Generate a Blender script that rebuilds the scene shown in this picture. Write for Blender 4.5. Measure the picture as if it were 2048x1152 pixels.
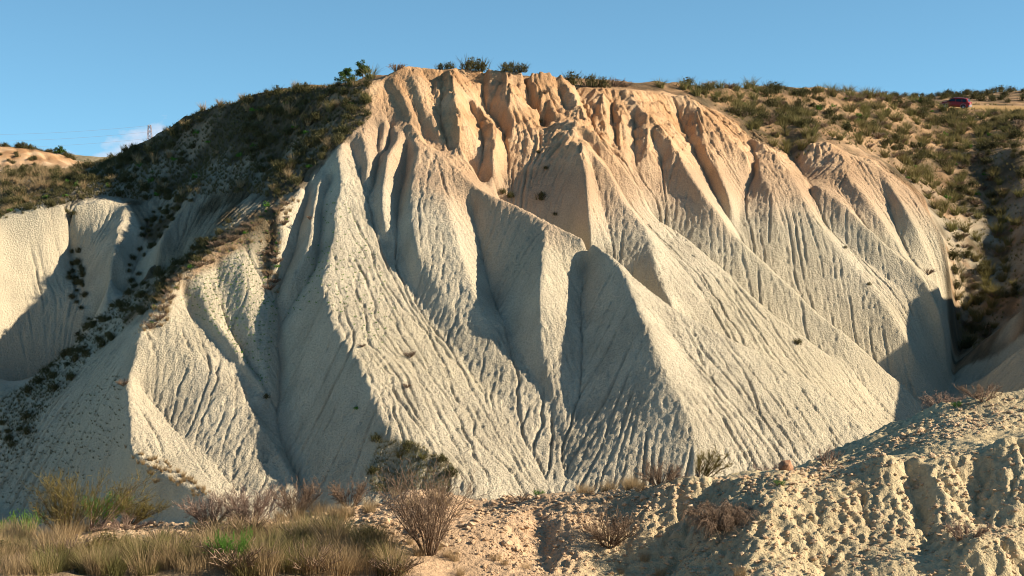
import bpy, bmesh, math, random, time
import numpy as np
from mathutils import Vector, Matrix
T0 = time.time()
scene = bpy.context.scene
for o in list(bpy.data.objects): bpy.data.objects.remove(o)
# ---------------------------------------------------------------- camera
cam_d = bpy.data.cameras.new('camera'); cam = bpy.data.objects.new('camera', cam_d)
scene.collection.objects.link(cam); scene.camera = cam
cam_d.sensor_width = 36.0; cam_d.lens = 36.0*2800.0/2048.0; cam_d.clip_start = 0.1; cam_d.clip_end = 30000
cam.location = (0, 0, 0); cam.rotation_euler = (math.radians(85), 0, 0)
# ---------------------------------------------------------------- sky and sun
SUN_AZ, SUN_EL = math.radians(4.0), math.radians(26.0)      # from the right, a touch on the camera's side
CLOUD = 7.735
world = bpy.data.worlds.new('World'); scene.world = world; world.use_nodes = True
wn, wl = world.node_tree.nodes, world.node_tree.links
for n in list(wn): wn.remove(n)
sky = wn.new('ShaderNodeTexSky'); sky.sky_type = 'NISHITA'; sky.sun_disc = False
sky.sun_elevation = SUN_EL; sky.sun_rotation = math.radians(90)+SUN_AZ
sky.altitude = 2000; sky.air_density = 0.6; sky.dust_density = 0.0; sky.ozone_density = 6.0
bg = wn.new('ShaderNodeBackground'); bg.inputs['Strength'].default_value = 0.11
wo = wn.new('ShaderNodeOutputWorld')
def wnode(t, **k):
    n = wn.new(t)
    for a, v in k.items():
        if a in n.inputs: n.inputs[a].default_value = v
        else: setattr(n, a, v)
    return n
tint = wnode('ShaderNodeMix', data_type='RGBA', blend_type='MULTIPLY'); tint.inputs[0].default_value = 1.0; tint.inputs[7].default_value = (1.10, 1.15, 0.80, 1)
wtc = wnode('ShaderNodeTexCoord'); wvec = wnode('ShaderNodeMapping'); wl.new(wtc.outputs['Generated'], wvec.inputs[0])
wvec.inputs['Scale'].default_value = (1, 1, 0.7); wvec.inputs['Location'].default_value = (0, 0, 0.10)      # clear dry air: little whitening at the horizon
wnrm = wnode('ShaderNodeVectorMath', operation='NORMALIZE'); wl.new(wvec.outputs[0], wnrm.inputs[0]); wl.new(wnrm.outputs[0], sky.inputs['Vector'])
wl.new(sky.outputs[0], tint.inputs[6])
# a bank of small cumulus low along the whole horizon
wsep = wnode('ShaderNodeSeparateXYZ'); wl.new(wtc.outputs['Generated'], wsep.inputs[0])
wmap = wnode('ShaderNodeMapping'); wmap.inputs['Scale'].default_value = (1, 1, 1.6); wmap.inputs['Location'].default_value = (CLOUD, 0, -0.02); wl.new(wtc.outputs['Generated'], wmap.inputs[0])
wno = wnode('ShaderNodeTexNoise', Scale=22.0, Detail=7.0, Roughness=0.55); wl.new(wmap.outputs[0], wno.inputs['Vector'])
wfall = wnode('ShaderNodeMapRange'); wl.new(wsep.outputs[2], wfall.inputs[0])
for i, v in enumerate((0.004, 0.05, 0.075, -0.20)): wfall.inputs[i+1].default_value = v
wadd = wnode('ShaderNodeMath', operation='ADD'); wl.new(wno.outputs['Fac'], wadd.inputs[0]); wl.new(wfall.outputs[0], wadd.inputs[1])
wcl = wnode('ShaderNodeMapRange'); wl.new(wadd.outputs[0], wcl.inputs[0]); wcl.inputs[1].default_value = 0.545; wcl.inputs[2].default_value = 0.70; wcl.inputs[4].default_value = 0.8
wmix = wnode('ShaderNodeMix', data_type='RGBA'); wl.new(wcl.outputs[0], wmix.inputs[0]); wl.new(tint.outputs[2], wmix.inputs[6]); wmix.inputs[7].default_value = (3.9, 3.8, 4.2, 1)
wl.new(wmix.outputs[2], bg.inputs['Color']); wl.new(bg.outputs[0], wo.inputs['Surface'])
sun_d = bpy.data.lights.new('sun', 'SUN'); sun = bpy.data.objects.new('sun', sun_d); scene.collection.objects.link(sun)
sun_d.energy = 5.0; sun_d.angle = math.radians(0.5); sun_d.color = (1.0, 0.85, 0.65)
SUN_V = Vector((math.cos(SUN_EL)*math.cos(SUN_AZ), -math.cos(SUN_EL)*math.sin(SUN_AZ), math.sin(SUN_EL)))
sun.rotation_euler = SUN_V.to_track_quat('Z', 'Y').to_euler()
scene.view_settings.view_transform = 'Standard'; scene.view_settings.look = 'None'
scene.view_settings.exposure = 1.0; scene.view_settings.gamma = 1.0
scene.view_settings.use_curve_mapping = False
scene.render.engine = 'CYCLES'; scene.cycles.filter_width = 1.0
# ---------------------------------------------------------------- terrain lines
# Every line is a crest or a gully of the place: (u, v, distance) sightings taken with the
# survey below (camera at the origin) and turned into x, y, z once; the land is a membrane over them.
import numpy as np
FPX = 2800.0; PITCH = math.radians(5.0)
CP, SP = math.cos(PITCH), math.sin(PITCH)
def at(u, v, D):
    xc = (u-1024.0)/FPX; yc = (576.0-v)/FPX
    t = D/(CP+yc*SP)
    return (xc*t, D, t*(-SP+yc*CP))
LINES = dict(
 rim=[(735,170,123.6),(770,160,125),(806,130,126),(860,137,126.5),(890,142,126.5),(902,140,125),(914,136,127.5),(945,140,128),(978,139,127.8),(1013,143,127.5),(1055,143,128),(1090,146,128.5),(1121,150,129),(1131,158,130),(1150,172,132),(1170,176,132.4),(1190,177,132),(1253,180,132.5),(1285,182,134),(1305,186,135.5),(1340,192,137),(1376,197,137)],
 rim2=[(872,168,125.4),(890,164,125.6)],
 rim3=[(918,160,126.9),(945,161,127.4),(978,160,127.3),(1000,161,127)],
 rim4=[(1025,163,127),(1050,164,127.4),(1085,166,127.9),(1115,170,128.3)],
 rim5=[(1155,192,131.3),(1180,196,131.3)],
 rim6=[(1208,197,131.2),(1245,200,131.6)],
 skyline=[(735,168,124),(600,178,127),(520,185,130),(450,200,132.48),(400,225,133.54),(340,260,134.81),(270,300,136.29),(200,322,138.77),(150,345,140.83),(60,385,143.73),(-60,430,146.27)],
 crest_c=[(735,172,123.6),(742,210,121.6),(733,240,119.9),(690,278,117.7),(650,320,115.8),(615,355,114.3),(580,390,112.8),(560,410,109.9)],
 SL=[(560,410,109.9),(510,452,108.5),(440,490,107),(370,540,105),(330,592,103),(290,640,101.3),(272,700,99),(254,765,96.6),(258,800,95.1),(260,850,93.2),(260,905,91.2),(300,940,89.9),(360,965,89),(430,995,87.8)],
 SL2=[(300,660,101.2),(346,684,100.3),(415,735,98.6),(493,811,95.9),(540,870,93.4),(575,940,90.6),(590,990,88.4)],
 SLg=[(285,785,97.2),(307,803,96.8),(349,855,94.9),(419,917,92.1),(488,994,88.9)],
 ge1=[(364,587,104.4),(387,635,102.9),(415,668,101.7),(444,696,100.7),(473,729,99.5),(501,766,98),(530,805,96.6)],
 ge2=[(434,540,106.2),(446,595,104.2),(456,649,102.4),(470,674,101.5),(505,737,99.2),(535,780,97.8)],
 re1=[(400,560,104.6),(415,620,102.6),(450,670,100.7),(490,725,98.8),(525,780,97)],
 re2=[(490,490,107.6),(490,560,104.8),(500,640,102),(520,710,99.6),(540,770,97.8)],
 GL=[(540,365,120),(470,440,115.98),(400,495,114.66),(350,540,116.04),(260,605,116.5),(200,645,115.78),(165,680,115.11),(110,745,113.64),(60,805,112.12),(0,875,110.7),(-100,965,107.47),(-200,1030,105.92)],
 SLbase=[(-120,1010,99),(0,1015,96),(100,1030,94),(200,1040,92),(300,1040,89.5),(430,1045,86.6)],
 gA=[(420,320,128.12),(350,380,126.17),(300,450,122.93),(265,540,118),(255,600,114.61)],
 rAB=[(480,320,124.25),(400,380,122.11),(340,450,118.61),(300,530,114.92)],
 gB=[(560,330,121.6),(470,372,120.52),(400,425,119.31),(350,485,117.59),(310,560,115.26)],
 rB=[(620,290,119.5),(540,345,117.5),(480,400,115),(420,455,113)],
 rleft=[(250,400,123.3),(235,470,119.37),(220,550,115.45),(205,612,113.01)],
 gA2=[(145,425,124.3),(140,500,122.83),(155,580,118.75),(168,655,114.8)],
 rface=[(-70,455,118),(-60,560,113.2),(-50,690,108),(-40,790,104.6)],
 terrace=[(-200,470,119.46),(-80,452,119.88),(0,440,120.5),(90,420,122.07),(200,398,123.54),(250,395,125.3)],
 terr2=[(-200,415,138.46),(0,392,139.5),(100,372,144.01)],
 a1=[(620,360,114.9),(606,423,111.8),(597,476,109.7),(586,513,108.2),(571,543,107.1),(557,576,105.9),(550,600,105),(557,640,103.5),(559,682,102),(563,737,100),(558,790,98),(553,820,96.9),(556,850,95.7),(576,924,92.6),(600,973,90.4),(614,998,89.4),(640,1060,86.5)],
 a1L=[(540,600,104.0),(532,640,102.3),(530,682,100.7),(528,737,98.7),(524,790,96.9),(522,820,96),(530,850,94.9),(553,924,91.8),(580,973,89.8)],
 a1R=[(573,640,102.4),(576,682,100.8),(581,737,98.9),(577,790,97.1),(573,820,96.1),(577,850,95),(597,924,92),(618,973,89.9)],
 a2=[(666,360,114.4),(644,395,112.5),(641,420,111.4),(642,453,110),(639,482,108.7),(635,525,106.7),(625,552,105.7),(604,580,104.9),(586,611,104),(572,640,103.2)],
 a12=[(652,344,114.4),(637,366,113),(627,420,110.2),(625,459,108.4),(618,494,106.9),(598,527,106),(577,576,104.6)],
 a0=[(609,368,113.2),(590,400,111.6),(572,440,109.9),(556,500,107.4),(546,545,106)],
 a00=[(575,400,112.6),(555,450,110.5),(538,500,108.6),(540,560,106.2)],
 b=[(682,284,117),(676,317,114.7),(684,366,112),(672,410,109.8),(668,464,107.2),(655,521,104.3),(641,566,102.2),(655,607,100.2),(668,653,98),(694,684,96.6),(715,717,95.1),(733,756,93.4),(754,805,91.3),(775,850,89.7),(785,872,89),(830,885,88.6),(870,905,88),(905,930,87.2),(940,965,86.2),(1000,992,85.5)],
 b_foot=[(660,1010,87.5),(740,1005,86),(850,1010,85),(950,1015,84)],
 b_patch=[(790,935,88.4),(780,985,86.8)],
 c=[(690,285,118),(703,298,117.4),(717,337,115.2),(727,360,114),(737,400,111.5),(745,425,110.4),(754,453,109.2),(764,484,107.9),(780,515,106.6),(805,558,104.8),(832,599,103.1),(868,651,100.9),(891,680,99.6),(931,730,97.5),(968,771,95.8),(1019,825,93.6),(1060,890,90.9),(1090,960,88.2)],
 cpr=[(725,259,118.6),(732,298,116.2),(738,320,114.9),(731,348,113.5)],
 d0=[(758,262,119.8),(758,300,117.6),(757,330,116)],
 dp=[(773,247,120),(766,285,117.6),(761,315,116.1)],
 dg=[(781,255,120.6),(773,303,117.8),(756,333,116),(748,366,114),(741,395,112.3)],
 e=[(789,251,119.6),(801,264,118.6),(793,284,117.1),(777,307,115.3),(768,346,112.8),(764,386,110.7),(765,420,109.4),(770,450,108.4)],
 f=[(816,292,118.2),(811,317,116.9),(809,356,114.8),(801,391,112.8),(797,421,110.9),(795,460,108.9),(803,509,106.8),(817,558,104.8),(840,600,103)],
 g=[(820,276,118),(832,282,117.3),(834,302,115.7),(826,337,113.3),(822,376,111),(822,415,109.2),(825,468,106.7),(836,498,105.4),(852,527,104.9),(872,560,103.6),(895,600,102.1),(940,660,99.8)],
 gface=[(880,350,112.6),(900,430,108.6),(925,520,105),(955,600,101.9),(985,680,98.8),(1030,750,96.2)],
 h=[(945,425,110.9),(957,480,109),(968,535,107),(980,575,105.1),(993,615,103.2),(1017,650,100.6),(1032,700,98.3),(1056,740,96.7),(1093,793,94.6),(1118,860,91.9),(1132,920,89.8),(1140,960,88.4)],
 i=[(1087,442,107.3),(1089,465,105.7),(1086,500,103.4),(1083,540,101.2),(1080,600,99.1),(1078,640,98.4),(1084,690,97.2),(1100,750,95.5),(1117,810,93.5),(1130,870,91.3),(1139,920,89.7)],
 j=[(1176,515,105.2),(1165,560,103.4),(1161,619,101),(1164,658,99.4),(1169,705,97.4),(1165,750,95.7),(1160,800,93.9),(1150,865,91.3),(1149,910,89.8),(1145,960,88)],
 rmain=[(767,238,120.2),(794,264,119.2),(826,274,118.2),(874,309,115.4),(912,337,113.4),(951,375,111.3),(985,392,110.5),(1024,406,109.8),(1051,420,108.9),(1088,440,107.4),(1130,460,106),(1169,476,104.9),(1190,485,104.3),(1221,508,102.6),(1246,539,100.8),(1270,601,97.8),(1294,655,95.6),(1314,711,93.5),(1342,767,91.6),(1366,811,90.2),(1382,855,88.9),(1390,900,87.7),(1400,960,86)],
 R2=[(1221,508,102.6),(1250,536,101.6),(1274,560,101),(1310,588,100.4),(1346,616,99.8),(1382,636,99.4),(1422,656,99),(1462,680,98.5),(1498,696,98.2),(1538,712,98),(1581,743,97.3),(1633,771,96.8),(1665,795,96.2),(1701,831,95),(1729,859,94),(1755,885,93),(1800,940,91)],
 R2f=[(1330,660,97.6),(1420,760,94),(1500,850,91.2),(1560,920,89)],
 G1=[(863,159,125.6),(866,195,122.7),(875,222,121.3),(888,250,120.1),(897,292,118.1),(908,315,118),(928,341,117.2),(947,368,116.4),(963,379,116)],
 s1=[(765,168,124.8),(785,192,123.3),(805,222,121.6),(818,247,120.3),(850,290,118)],
 s12=[(785,158,124.6),(815,215,120.8),(840,265,118.1)],
 s2=[(801,146,125.4),(820,188,123),(832,224,121.2),(845,250,120),(880,310,117.5)],
 s23=[(828,148,124.8),(850,215,120.8),(875,270,118.4)],
 k1=[(873,150,125.7),(876,180,123.3),(880,210,121.7)],
 k12=[(890,150,125.9),(888,185,123.5),(882,205,122.3),(884,235,121)],
 k=[(902,141,124.8),(904,169,123.1),(912,198,120.9),(914,227,119.3),(918,257,117.9),(922,286,116.9),(935,310,116.5),(952,345,115),(960,368,115)],
 l=[(914,138,127.3),(935,165,125.9),(941,202,124.2),(945,228,123),(957,250,121.6),(970,286,119.4),(967,307,118.5),(963,335,117.1),(962,377,115.7)],
 m=[(936,178,124.8),(947,198,123.2),(963,233,121.6),(976,241,121),(990,247,120.3),(990,276,118.5),(986,305,117),(985,340,115.3),(984,378,114.5)],
 m2=[(968,150,128.2),(965,190,126.4),(975,225,124.7),(985,240,124),(1003,262,122.7),(1011,278,121.7),(1012,306,120),(1010,341,118),(1000,390,115.6)],
 o=[(1015,268,121.6),(1024,265,121.3),(1042,276,120.9),(1058,280,120.6),(1077,290,120.2),(1101,293,119.7),(1120,290,119.2),(1136,284,118.6),(1153,282,117.8),(1161,302,116.2),(1173,331,114.6),(1173,369,112.8),(1174,414,111.2),(1176,447,110.4),(1178,478,109.7),(1195,525,108.2)],
 p=[(963,381,116.3),(1000,405,115.5),(1050,455,113.8),(1110,515,112),(1160,565,110.3),(1210,610,108.2),(1250,645,106.3),(1275,655,105.4),(1320,665,104.6),(1400,705,103),(1480,740,102),(1523,752,101.6)],
 z2=[(1050,204,128.2),(1065,233,126.8),(1085,261,125),(1098,282,123.2)],
 dome=[(1090,258,123.6),(1104,247,123),(1122,242,122.4),(1136,241,122),(1151,242,121.4),(1171,251,120.7),(1187,265,120),(1214,292,119),(1237,319,118.2),(1251,341,117.6),(1265,358,117.26),(1280,372,117.11),(1292,405,117.03),(1304,434,116.74),(1334,451,116),(1361,467,115.25),(1385,486,114.5),(1412,510,113.5),(1459,547,111.8),(1513,599,109.9),(1560,638,108.8),(1611,673,108.1),(1640,698,107.7),(1706,736,108.1)],
 domef=[(1137,262,120.2),(1142,278,119)],
 r2=[(1153,282,117.8),(1165,290,117.3),(1194,315,116.2),(1220,341,115.3),(1230,370,114.3),(1240,397,113.4),(1265,424,112.4),(1287,451,111.4),(1299,467,110.8),(1308,506,108.8),(1312,530,107.8),(1322,565,106.5),(1345,605,105)],
 u=[(1163,270,120.3),(1187,302,118.8),(1218,335,117.4),(1233,362,116.68),(1243,386,116.16),(1265,417,115.18),(1301,465,113.45),(1326,485,112.5),(1349,516,111),(1385,561,109.2),(1424,614,107.4),(1451,649,106.2),(1474,677,105.3),(1490,690,104.8),(1523,708,104.2),(1581,765,102.5),(1665,835,101),(1729,900,99),(1765,945,97.1)],
 q=[(1182,322,116.4),(1186,345,115.2),(1196,388,113.8),(1206,422,112.7),(1216,457,111.6),(1230,500,110.2),(1243,525,109.3),(1261,560,108.2),(1275,620,106.2)],
 Gr=[(1150,182,133),(1164,214,129.5),(1177,250,126.5),(1192,275,124.8),(1222,308,122.8),(1245,338,121.6),(1263,368,121.06),(1290,402,119.88),(1310,446,119.28),(1345,484,117.8),(1400,528,115.8),(1480,598,113.2),(1560,672,111.1),(1640,732,109.8)],
 rim_rib=[(1126,156,129),(1140,180,127.4),(1155,198,126.2),(1165,222,124.9),(1176,244,123.9)],
 cl1=[(1013,144,127.2),(1019,175,125.2),(1015,215,123.4),(1030,248,122.2),(1050,274,121)],
 cl2=[(1060,150,127.6),(1077,186,126.4),(1075,235,124.2)],
 cl3=[(1100,160,128.4),(1105,210,126),(1110,238,123.8)],
 z4=[(1112,175,128.9),(1128,212,126.7),(1136,236,124.5)],
 yl=[(1187,180,131.8),(1187,214,129.4),(1195,260,126)],
 rl=[(1205,182,131),(1210,240,127),(1215,288,124)],
 y0=[(1224,215,130.5),(1224,247,128.3),(1228,276,125.9),(1226,302,123.5)],
 y01=[(1236,200,130.6),(1240,238,127.6),(1249,297,124.1),(1259,346,121.7)],
 y1=[(1268,240,129.3),(1268,262,127.9),(1268,297,125.6),(1267,326,123.6),(1266,348,122.3)],
 y12=[(1294,238,127.9),(1294,297,124.4),(1298,355,122.3),(1301,378,122)],
 y2=[(1305,265,127.3),(1309,285,126.3),(1321,312,124.9),(1325,336,123.8),(1322,352,122.8),(1328,375,122.1)],
 w=[(1259,180,132.3),(1274,207,130.2),(1294,228,128.3),(1317,254,126.6),(1345,290,124.9),(1370,330,122.7),(1390,365,121.1),(1415,400,119.52),(1440,430,118.44),(1459,461,117.58),(1482,481,116.99),(1513,510,116.2),(1541,535,115.4),(1572,563,114.6),(1601,591,113.9),(1638,630,113),(1680,662,111.9),(1720,696,111.4),(1760,730,111),(1792,758,110.6),(1820,784,110),(1856,824,108.9)],
 wf=[(1590,630,112.7),(1660,700,110.7),(1740,790,107.7),(1790,860,104.9)],
 ledge=[(1301,378,121.7),(1314,382,121.52),(1345,391,121.32),(1367,393,121.04),(1388,404,120.26)],
 x=[(1356,242,135.6),(1370,273,133.7),(1391,303,131.8),(1403,326,130.4),(1416,360,128.6),(1435,399,126.3),(1452,430,125.2),(1474,464,123.79),(1500,520,122.6),(1560,585,120),(1640,662,118),(1720,730,116),(1800,800,114.2),(1862,866,111.6)],
 A=[(1376,197,137.3),(1384,219,135.5),(1400,280,131.5),(1430,330,128.5),(1455,385,125.56),(1466,430,124.7)],
 A2=[(1384,205,136.6),(1415,234,134.6),(1452,265,133),(1477,289,132),(1497,312,131)],
 B=[(1410,226,138.2),(1455,252,137),(1490,285,136.4),(1507,305,135),(1508,326,133.4),(1511,346,131.9),(1494,379,128.8),(1482,420,126.28),(1474,458,124.34)],
 D=[(1401,219,139),(1436,230,138),(1473,252,137),(1505,275,135.5),(1532,295,134),(1557,314,133),(1591,340,131.5),(1610,358,130.7)],
 C=[(1507,288,134.8),(1513,320,132),(1521,352,129.4),(1545,375,127.5),(1551,418,125.61),(1552,457,124.33),(1570,520,122.6),(1600,580,120.5),(1640,640,118.6)],
 C2=[(1540,303,133.5),(1580,347,130.1),(1605,390,127.19),(1630,440,125.31),(1670,490,123.84),(1720,545,122),(1770,610,119.4),(1820,690,117),(1850,760,115.9),(1866,800,115)],
 E=[(1618,374,131),(1626,397,128.82),(1636,422,127.68),(1649,449,126.68),(1690,487,125.49),(1747,536,124),(1780,563,123),(1833,605,121.5),(1868,680,120.9),(1880,725,120.6)],
 V1=[(1550,235,148),(1562,270,144),(1577,303,141),(1597,337,137),(1610,358,134),(1618,374,131)],
 F=[(1628,368,130.2),(1642,373,129.3),(1661,387,128.83),(1686,406,127.78),(1726,447,126.34),(1765,483,125.41),(1794,505,124.92),(1833,536,123.7),(1858,571,122.1),(1880,620,120.9),(1893,680,122.2)],
 Gg=[(1668,345,133.1),(1681,377,131.1),(1720,440,128.01),(1760,492,126.38),(1812,524,124.5)],
 H=[(1680,305,136.4),(1696,354,131.8),(1716,373,130.4),(1735,397,129.32),(1769,446,127.63),(1784,475,127.06),(1803,500,126.23)],
 I=[(1752,335,135),(1765,369,132.8),(1774,397,131.72),(1784,426,130.65),(1792,460,129.09),(1804,489,127.82),(1815,514,126.69),(1840,545,125),(1880,570,124.2)],
 J=[(1743,317,136),(1761,342,134.6),(1775,360,133),(1800,400,130.57),(1830,450,128.7),(1850,500,127.43),(1872,545,126.2)],
 J2=[(1743,317,136.2),(1770,345,135.2),(1819,377,133.4),(1856,422,131.78),(1888,473,130.13),(1903,546,128)],
 crim=[(1600,335,136.4),(1608,300,138.4),(1625,285,139),(1650,285,139),(1690,300,138),(1743,317,136.2)],
 bench=[(1440,198,146),(1550,212,150),(1650,232,153),(1740,252,157)],
 low=[(1480,240,141.5),(1530,258,142.5),(1640,268,143.5),(1700,283,142.5),(1760,308,141),(1800,345,139.5),(1850,396,137)],
 skyR=[(1285,166,141),(1350,166,144),(1400,169,147),(1450,173,148),(1500,173,152),(1600,177,160),(1700,184,168),(1750,189,172),(1800,195,178),(1850,213,186),(1880,218,196),(1940,221,197),(2048,223,199),(2300,226,203)],
 trackB=[(1880,207,208),(1940,210,209),(2048,210,211),(2300,212,215)],
 skyB=[(1700,186,230),(1850,194,228),(1950,188,226),(2048,180,224),(2200,172,224),(2400,168,224)],
 K=[(1860,1050,96.4),(1885,930,105.4),(1888,850,111.9),(1893,795,116.9),(1905,750,122.4),(1912,715,126.4),(1925,670,131.4),(1938,610,135.95),(1928,545,139.47),(1912,490,141.15),(1880,430,144),(1840,370,148),(1805,310,153),(1790,270,159),(1775,238,166)],
 rK=[(1855,232,182),(1880,250,173),(1880,320,160),(1910,400,152),(1950,480,145),(1975,560,139)],
 gK=[(1960,250,176),(1950,320,161),(1980,400,153),(2010,500,144),(2000,590,137)],
 rK2=[(2048,235,172),(2048,300,158),(2048,380,150),(2060,470,142),(2060,560,135),(2040,600,131)],
 rK3=[(2300,240,170),(2300,350,150),(2300,480,138)],
 S1=[(1925,718,123.9),(1951,698,122.9),(1989,666,121.8),(2047,620,120.8),(2200,480,119.9),(2400,330,120),(2700,190,122),(3000,150,125)],
 S1b=[(1960,700,130.4),(2047,640,129.4),(2200,560,127.2),(2400,470,127)],
 S2=[(1950,775,114.4),(1991,736,113.7),(2047,692,113.2),(2200,590,111.83),(2400,460,110),(2700,330,110)],
 S12=[(1955,782,119),(2000,745,118.2),(2050,706,117.6),(2200,606,116.09),(2400,480,114)],
 S2f=[(1960,850,107),(2048,800,105),(2200,720,102),(2400,620,100),(2700,480,98)],
)
XYZ = [
 [(-90,79,-27),(-30,79,-27),(0,78.5,-27),(20,79,-27),(35,82,-26),(48,88,-24)],
 [(-14,136,8.7),(0,138,8.8),(12,142,8.5)],
 [(-30,150,6.5),(0,155,8.6),(25,165,8.7)],
 [(-30,200,2),(0,205,6),(30,210,8.6),(60,215,9.2)],
 [(-95,140,-3.6),(-70,145,-2.6),(-50,150,-1.4),(-38,150,-0.6)],
 [(-95,185,-2.2),(-60,190,-1.6),(-30,190,1)],
 [(-95,240,-3),(0,240,3),(60,240,10),(140,240,13)],
 [(60,96,-14),(100,92,-4),(140,90,4)],
]
X0, X1, Y0, Y1, BS = -96.0, 140.0, 78.0, 242.0, 0.2
def lines_xyz():
    out = [np.array([at(*p) for p in L]) for L in LINES.values()]
    return out + [np.array(L, float) for L in XYZ]
def membrane(lines, x0, x1, y0, y1, s, iters=160):
    nx = int(round((x1-x0)/s))+1; ny = int(round((y1-y0)/s))+1
    P = []
    for L in lines:
        for a, b in zip(L[:-1], L[1:]):
            n = max(2, int(np.hypot(*(b-a)[:2])/(s*0.4))+1)
            t = np.linspace(0, 1, n)[:, None]
            P.append(a*(1-t)+b*t)
    P = np.vstack(P)
    lev = []; cs = s
    while True:
        lev.append(cs)
        if (x1-x0)/cs < 14 or (y1-y0)/cs < 14: break
        cs *= 2
    z = None
    for cs in reversed(lev):
        mx = int(math.ceil((x1-x0)/cs))+1; my = int(math.ceil((y1-y0)/cs))+1
        if cs == s: mx, my = nx, ny
        ix = np.round((P[:, 0]-x0)/cs).astype(int); iy = np.round((P[:, 1]-y0)/cs).astype(int)
        ok = (ix >= 0) & (ix < mx) & (iy >= 0) & (iy < my)
        idx = iy[ok]*mx+ix[ok]
        cnt = np.bincount(idx, minlength=mx*my).reshape(my, mx)
        val = np.bincount(idx, weights=P[ok, 2], minlength=mx*my).reshape(my, mx)
        fix = cnt > 0; val = np.where(fix, val/np.maximum(cnt, 1), 0)
        if z is None: z = np.full((my, mx), val[fix].mean())
        else:
            yy = np.minimum(np.arange(my)/2, z.shape[0]-1.001); xx = np.minimum(np.arange(mx)/2, z.shape[1]-1.001)
            z = bil(z, *np.meshgrid(xx, yy))
        z[fix] = val[fix]
        free = ~fix
        n_it = iters*3 if cs > 2*s else iters
        for _ in range(n_it):
            p = np.pad(z, 1, mode='edge')
            q = 0.25*(p[1:-1, :-2]+p[1:-1, 2:]+p[:-2, 1:-1]+p[2:, 1:-1])
            z = np.where(free, q, z)
    return z
def bil(g, x, y):
    x = np.clip(x, 0, g.shape[1]-1.001); y = np.clip(y, 0, g.shape[0]-1.001)
    i = x.astype(int); j = y.astype(int); fx = x-i; fy = y-j
    return (g[j, i]*(1-fx)+g[j, i+1]*fx)*(1-fy)+(g[j+1, i]*(1-fx)+g[j+1, i+1]*fx)*fy
def blur(a, n=1):
    for _ in range(n):
        p = np.pad(a, 1, mode='edge')
        a = (p[:-2, 1:-1]+2*p[1:-1, 1:-1]+p[2:, 1:-1])*0.25
        p = np.pad(a, 1, mode='edge')
        a = (p[1:-1, :-2]+2*p[1:-1, 1:-1]+p[1:-1, 2:])*0.25
    return a
# ---------------------------------------------------------------- helpers
C = scene.collection
def tag(o, label=None, cat=None, group=None, kind=None):
    if label: o['label'] = label
    if cat: o['category'] = cat
    if group: o['group'] = group
    if kind: o['kind'] = kind
    return o
def link(o, parent=None):
    C.objects.link(o)
    if parent: o.parent = parent
    return o
def np_mesh(name, verts, faces, mat=None, smooth=True, attrs=None, mats=None, fmat=None):
    verts = np.asarray(verts, np.float32); faces = np.asarray(faces, np.int32)
    k = faces.shape[1]; me = bpy.data.meshes.new(name)
    me.vertices.add(len(verts)); me.vertices.foreach_set('co', verts.ravel())
    me.loops.add(faces.size); me.loops.foreach_set('vertex_index', faces.ravel())
    me.polygons.add(len(faces)); me.polygons.foreach_set('loop_start', np.arange(0, faces.size, k, dtype=np.int32))
    me.polygons.foreach_set('use_smooth', np.full(len(faces), smooth))
    for m in (mats or ([mat] if mat else [])): me.materials.append(m)
    if fmat is not None: me.polygons.foreach_set('material_index', np.asarray(fmat, np.int32))
    for an, av in (attrs or {}).items():
        a = me.attributes.new(an, 'FLOAT', 'POINT'); a.data.foreach_set('value', np.asarray(av, np.float32).ravel())
    me.update(calc_edges=True)
    return me
def grid_mesh(name, xs, ys, Z, mat, attrs=None):
    X, Y = np.meshgrid(xs, ys); nx, ny = len(xs), len(ys)
    i = np.arange(nx*ny).reshape(ny, nx)
    f = np.stack([i[:-1, :-1], i[:-1, 1:], i[1:, 1:], i[1:, :-1]], -1).reshape(-1, 4)
    return np_mesh(name, np.stack([X, Y, Z], -1).reshape(-1, 3), f, mat, True, attrs)
def stretch(a0, a1, f0, f1, fine, grow=1.06, top=0.6):
    """grid lines: step `fine` between f0 and f1, growing outwards to the ends"""
    mid = np.arange(f0, f1, fine).tolist()
    lo, s, p = [], fine, f0
    while p > a0: s = min(s*grow, top); p -= s; lo.append(p)
    hi, s, p = [], fine, mid[-1]
    while p < a1: s = min(s*grow, top); p += s; hi.append(p)
    return np.array(lo[::-1]+mid+hi)
def vnoise(ny, nx, cell, rng):
    g = rng.random((int(ny/cell)+4, int(nx/cell)+4))*2-1
    y = (np.arange(ny)/cell)[:, None]; x = (np.arange(nx)/cell)[None, :]
    i = x.astype(int); j = y.astype(int); fx = x-i; fy = y-j
    fx = fx*fx*(3-2*fx); fy = fy*fy*(3-2*fy)
    return (g[j, i]*(1-fx)+g[j, i+1]*fx)*(1-fy)+(g[j+1, i]*(1-fx)+g[j+1, i+1]*fx)*fy
def cells(ny, nx, cell, rng):
    """distance to the nearest of jittered points, in cells (0 at a clod's middle)"""
    gy, gx = int(ny/cell)+5, int(nx/cell)+5
    jx = rng.random((gy, gx)); jy = rng.random((gy, gx))
    y = (np.arange(ny)/cell)[:, None]+np.zeros((1, nx)); x = (np.arange(nx)/cell)[None, :]+np.zeros((ny, 1))
    i = x.astype(int); j = y.astype(int); best = np.full((ny, nx), 9.0)
    for a in (-1, 0, 1):
        for b in (-1, 0, 1):
            ii = np.clip(i+a, 0, gx-1); jj = np.clip(j+b, 0, gy-1)
            best = np.minimum(best, (i+a+jx[jj, ii]-x)**2+(j+b+jy[jj, ii]-y)**2)
    return np.sqrt(best)
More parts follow.
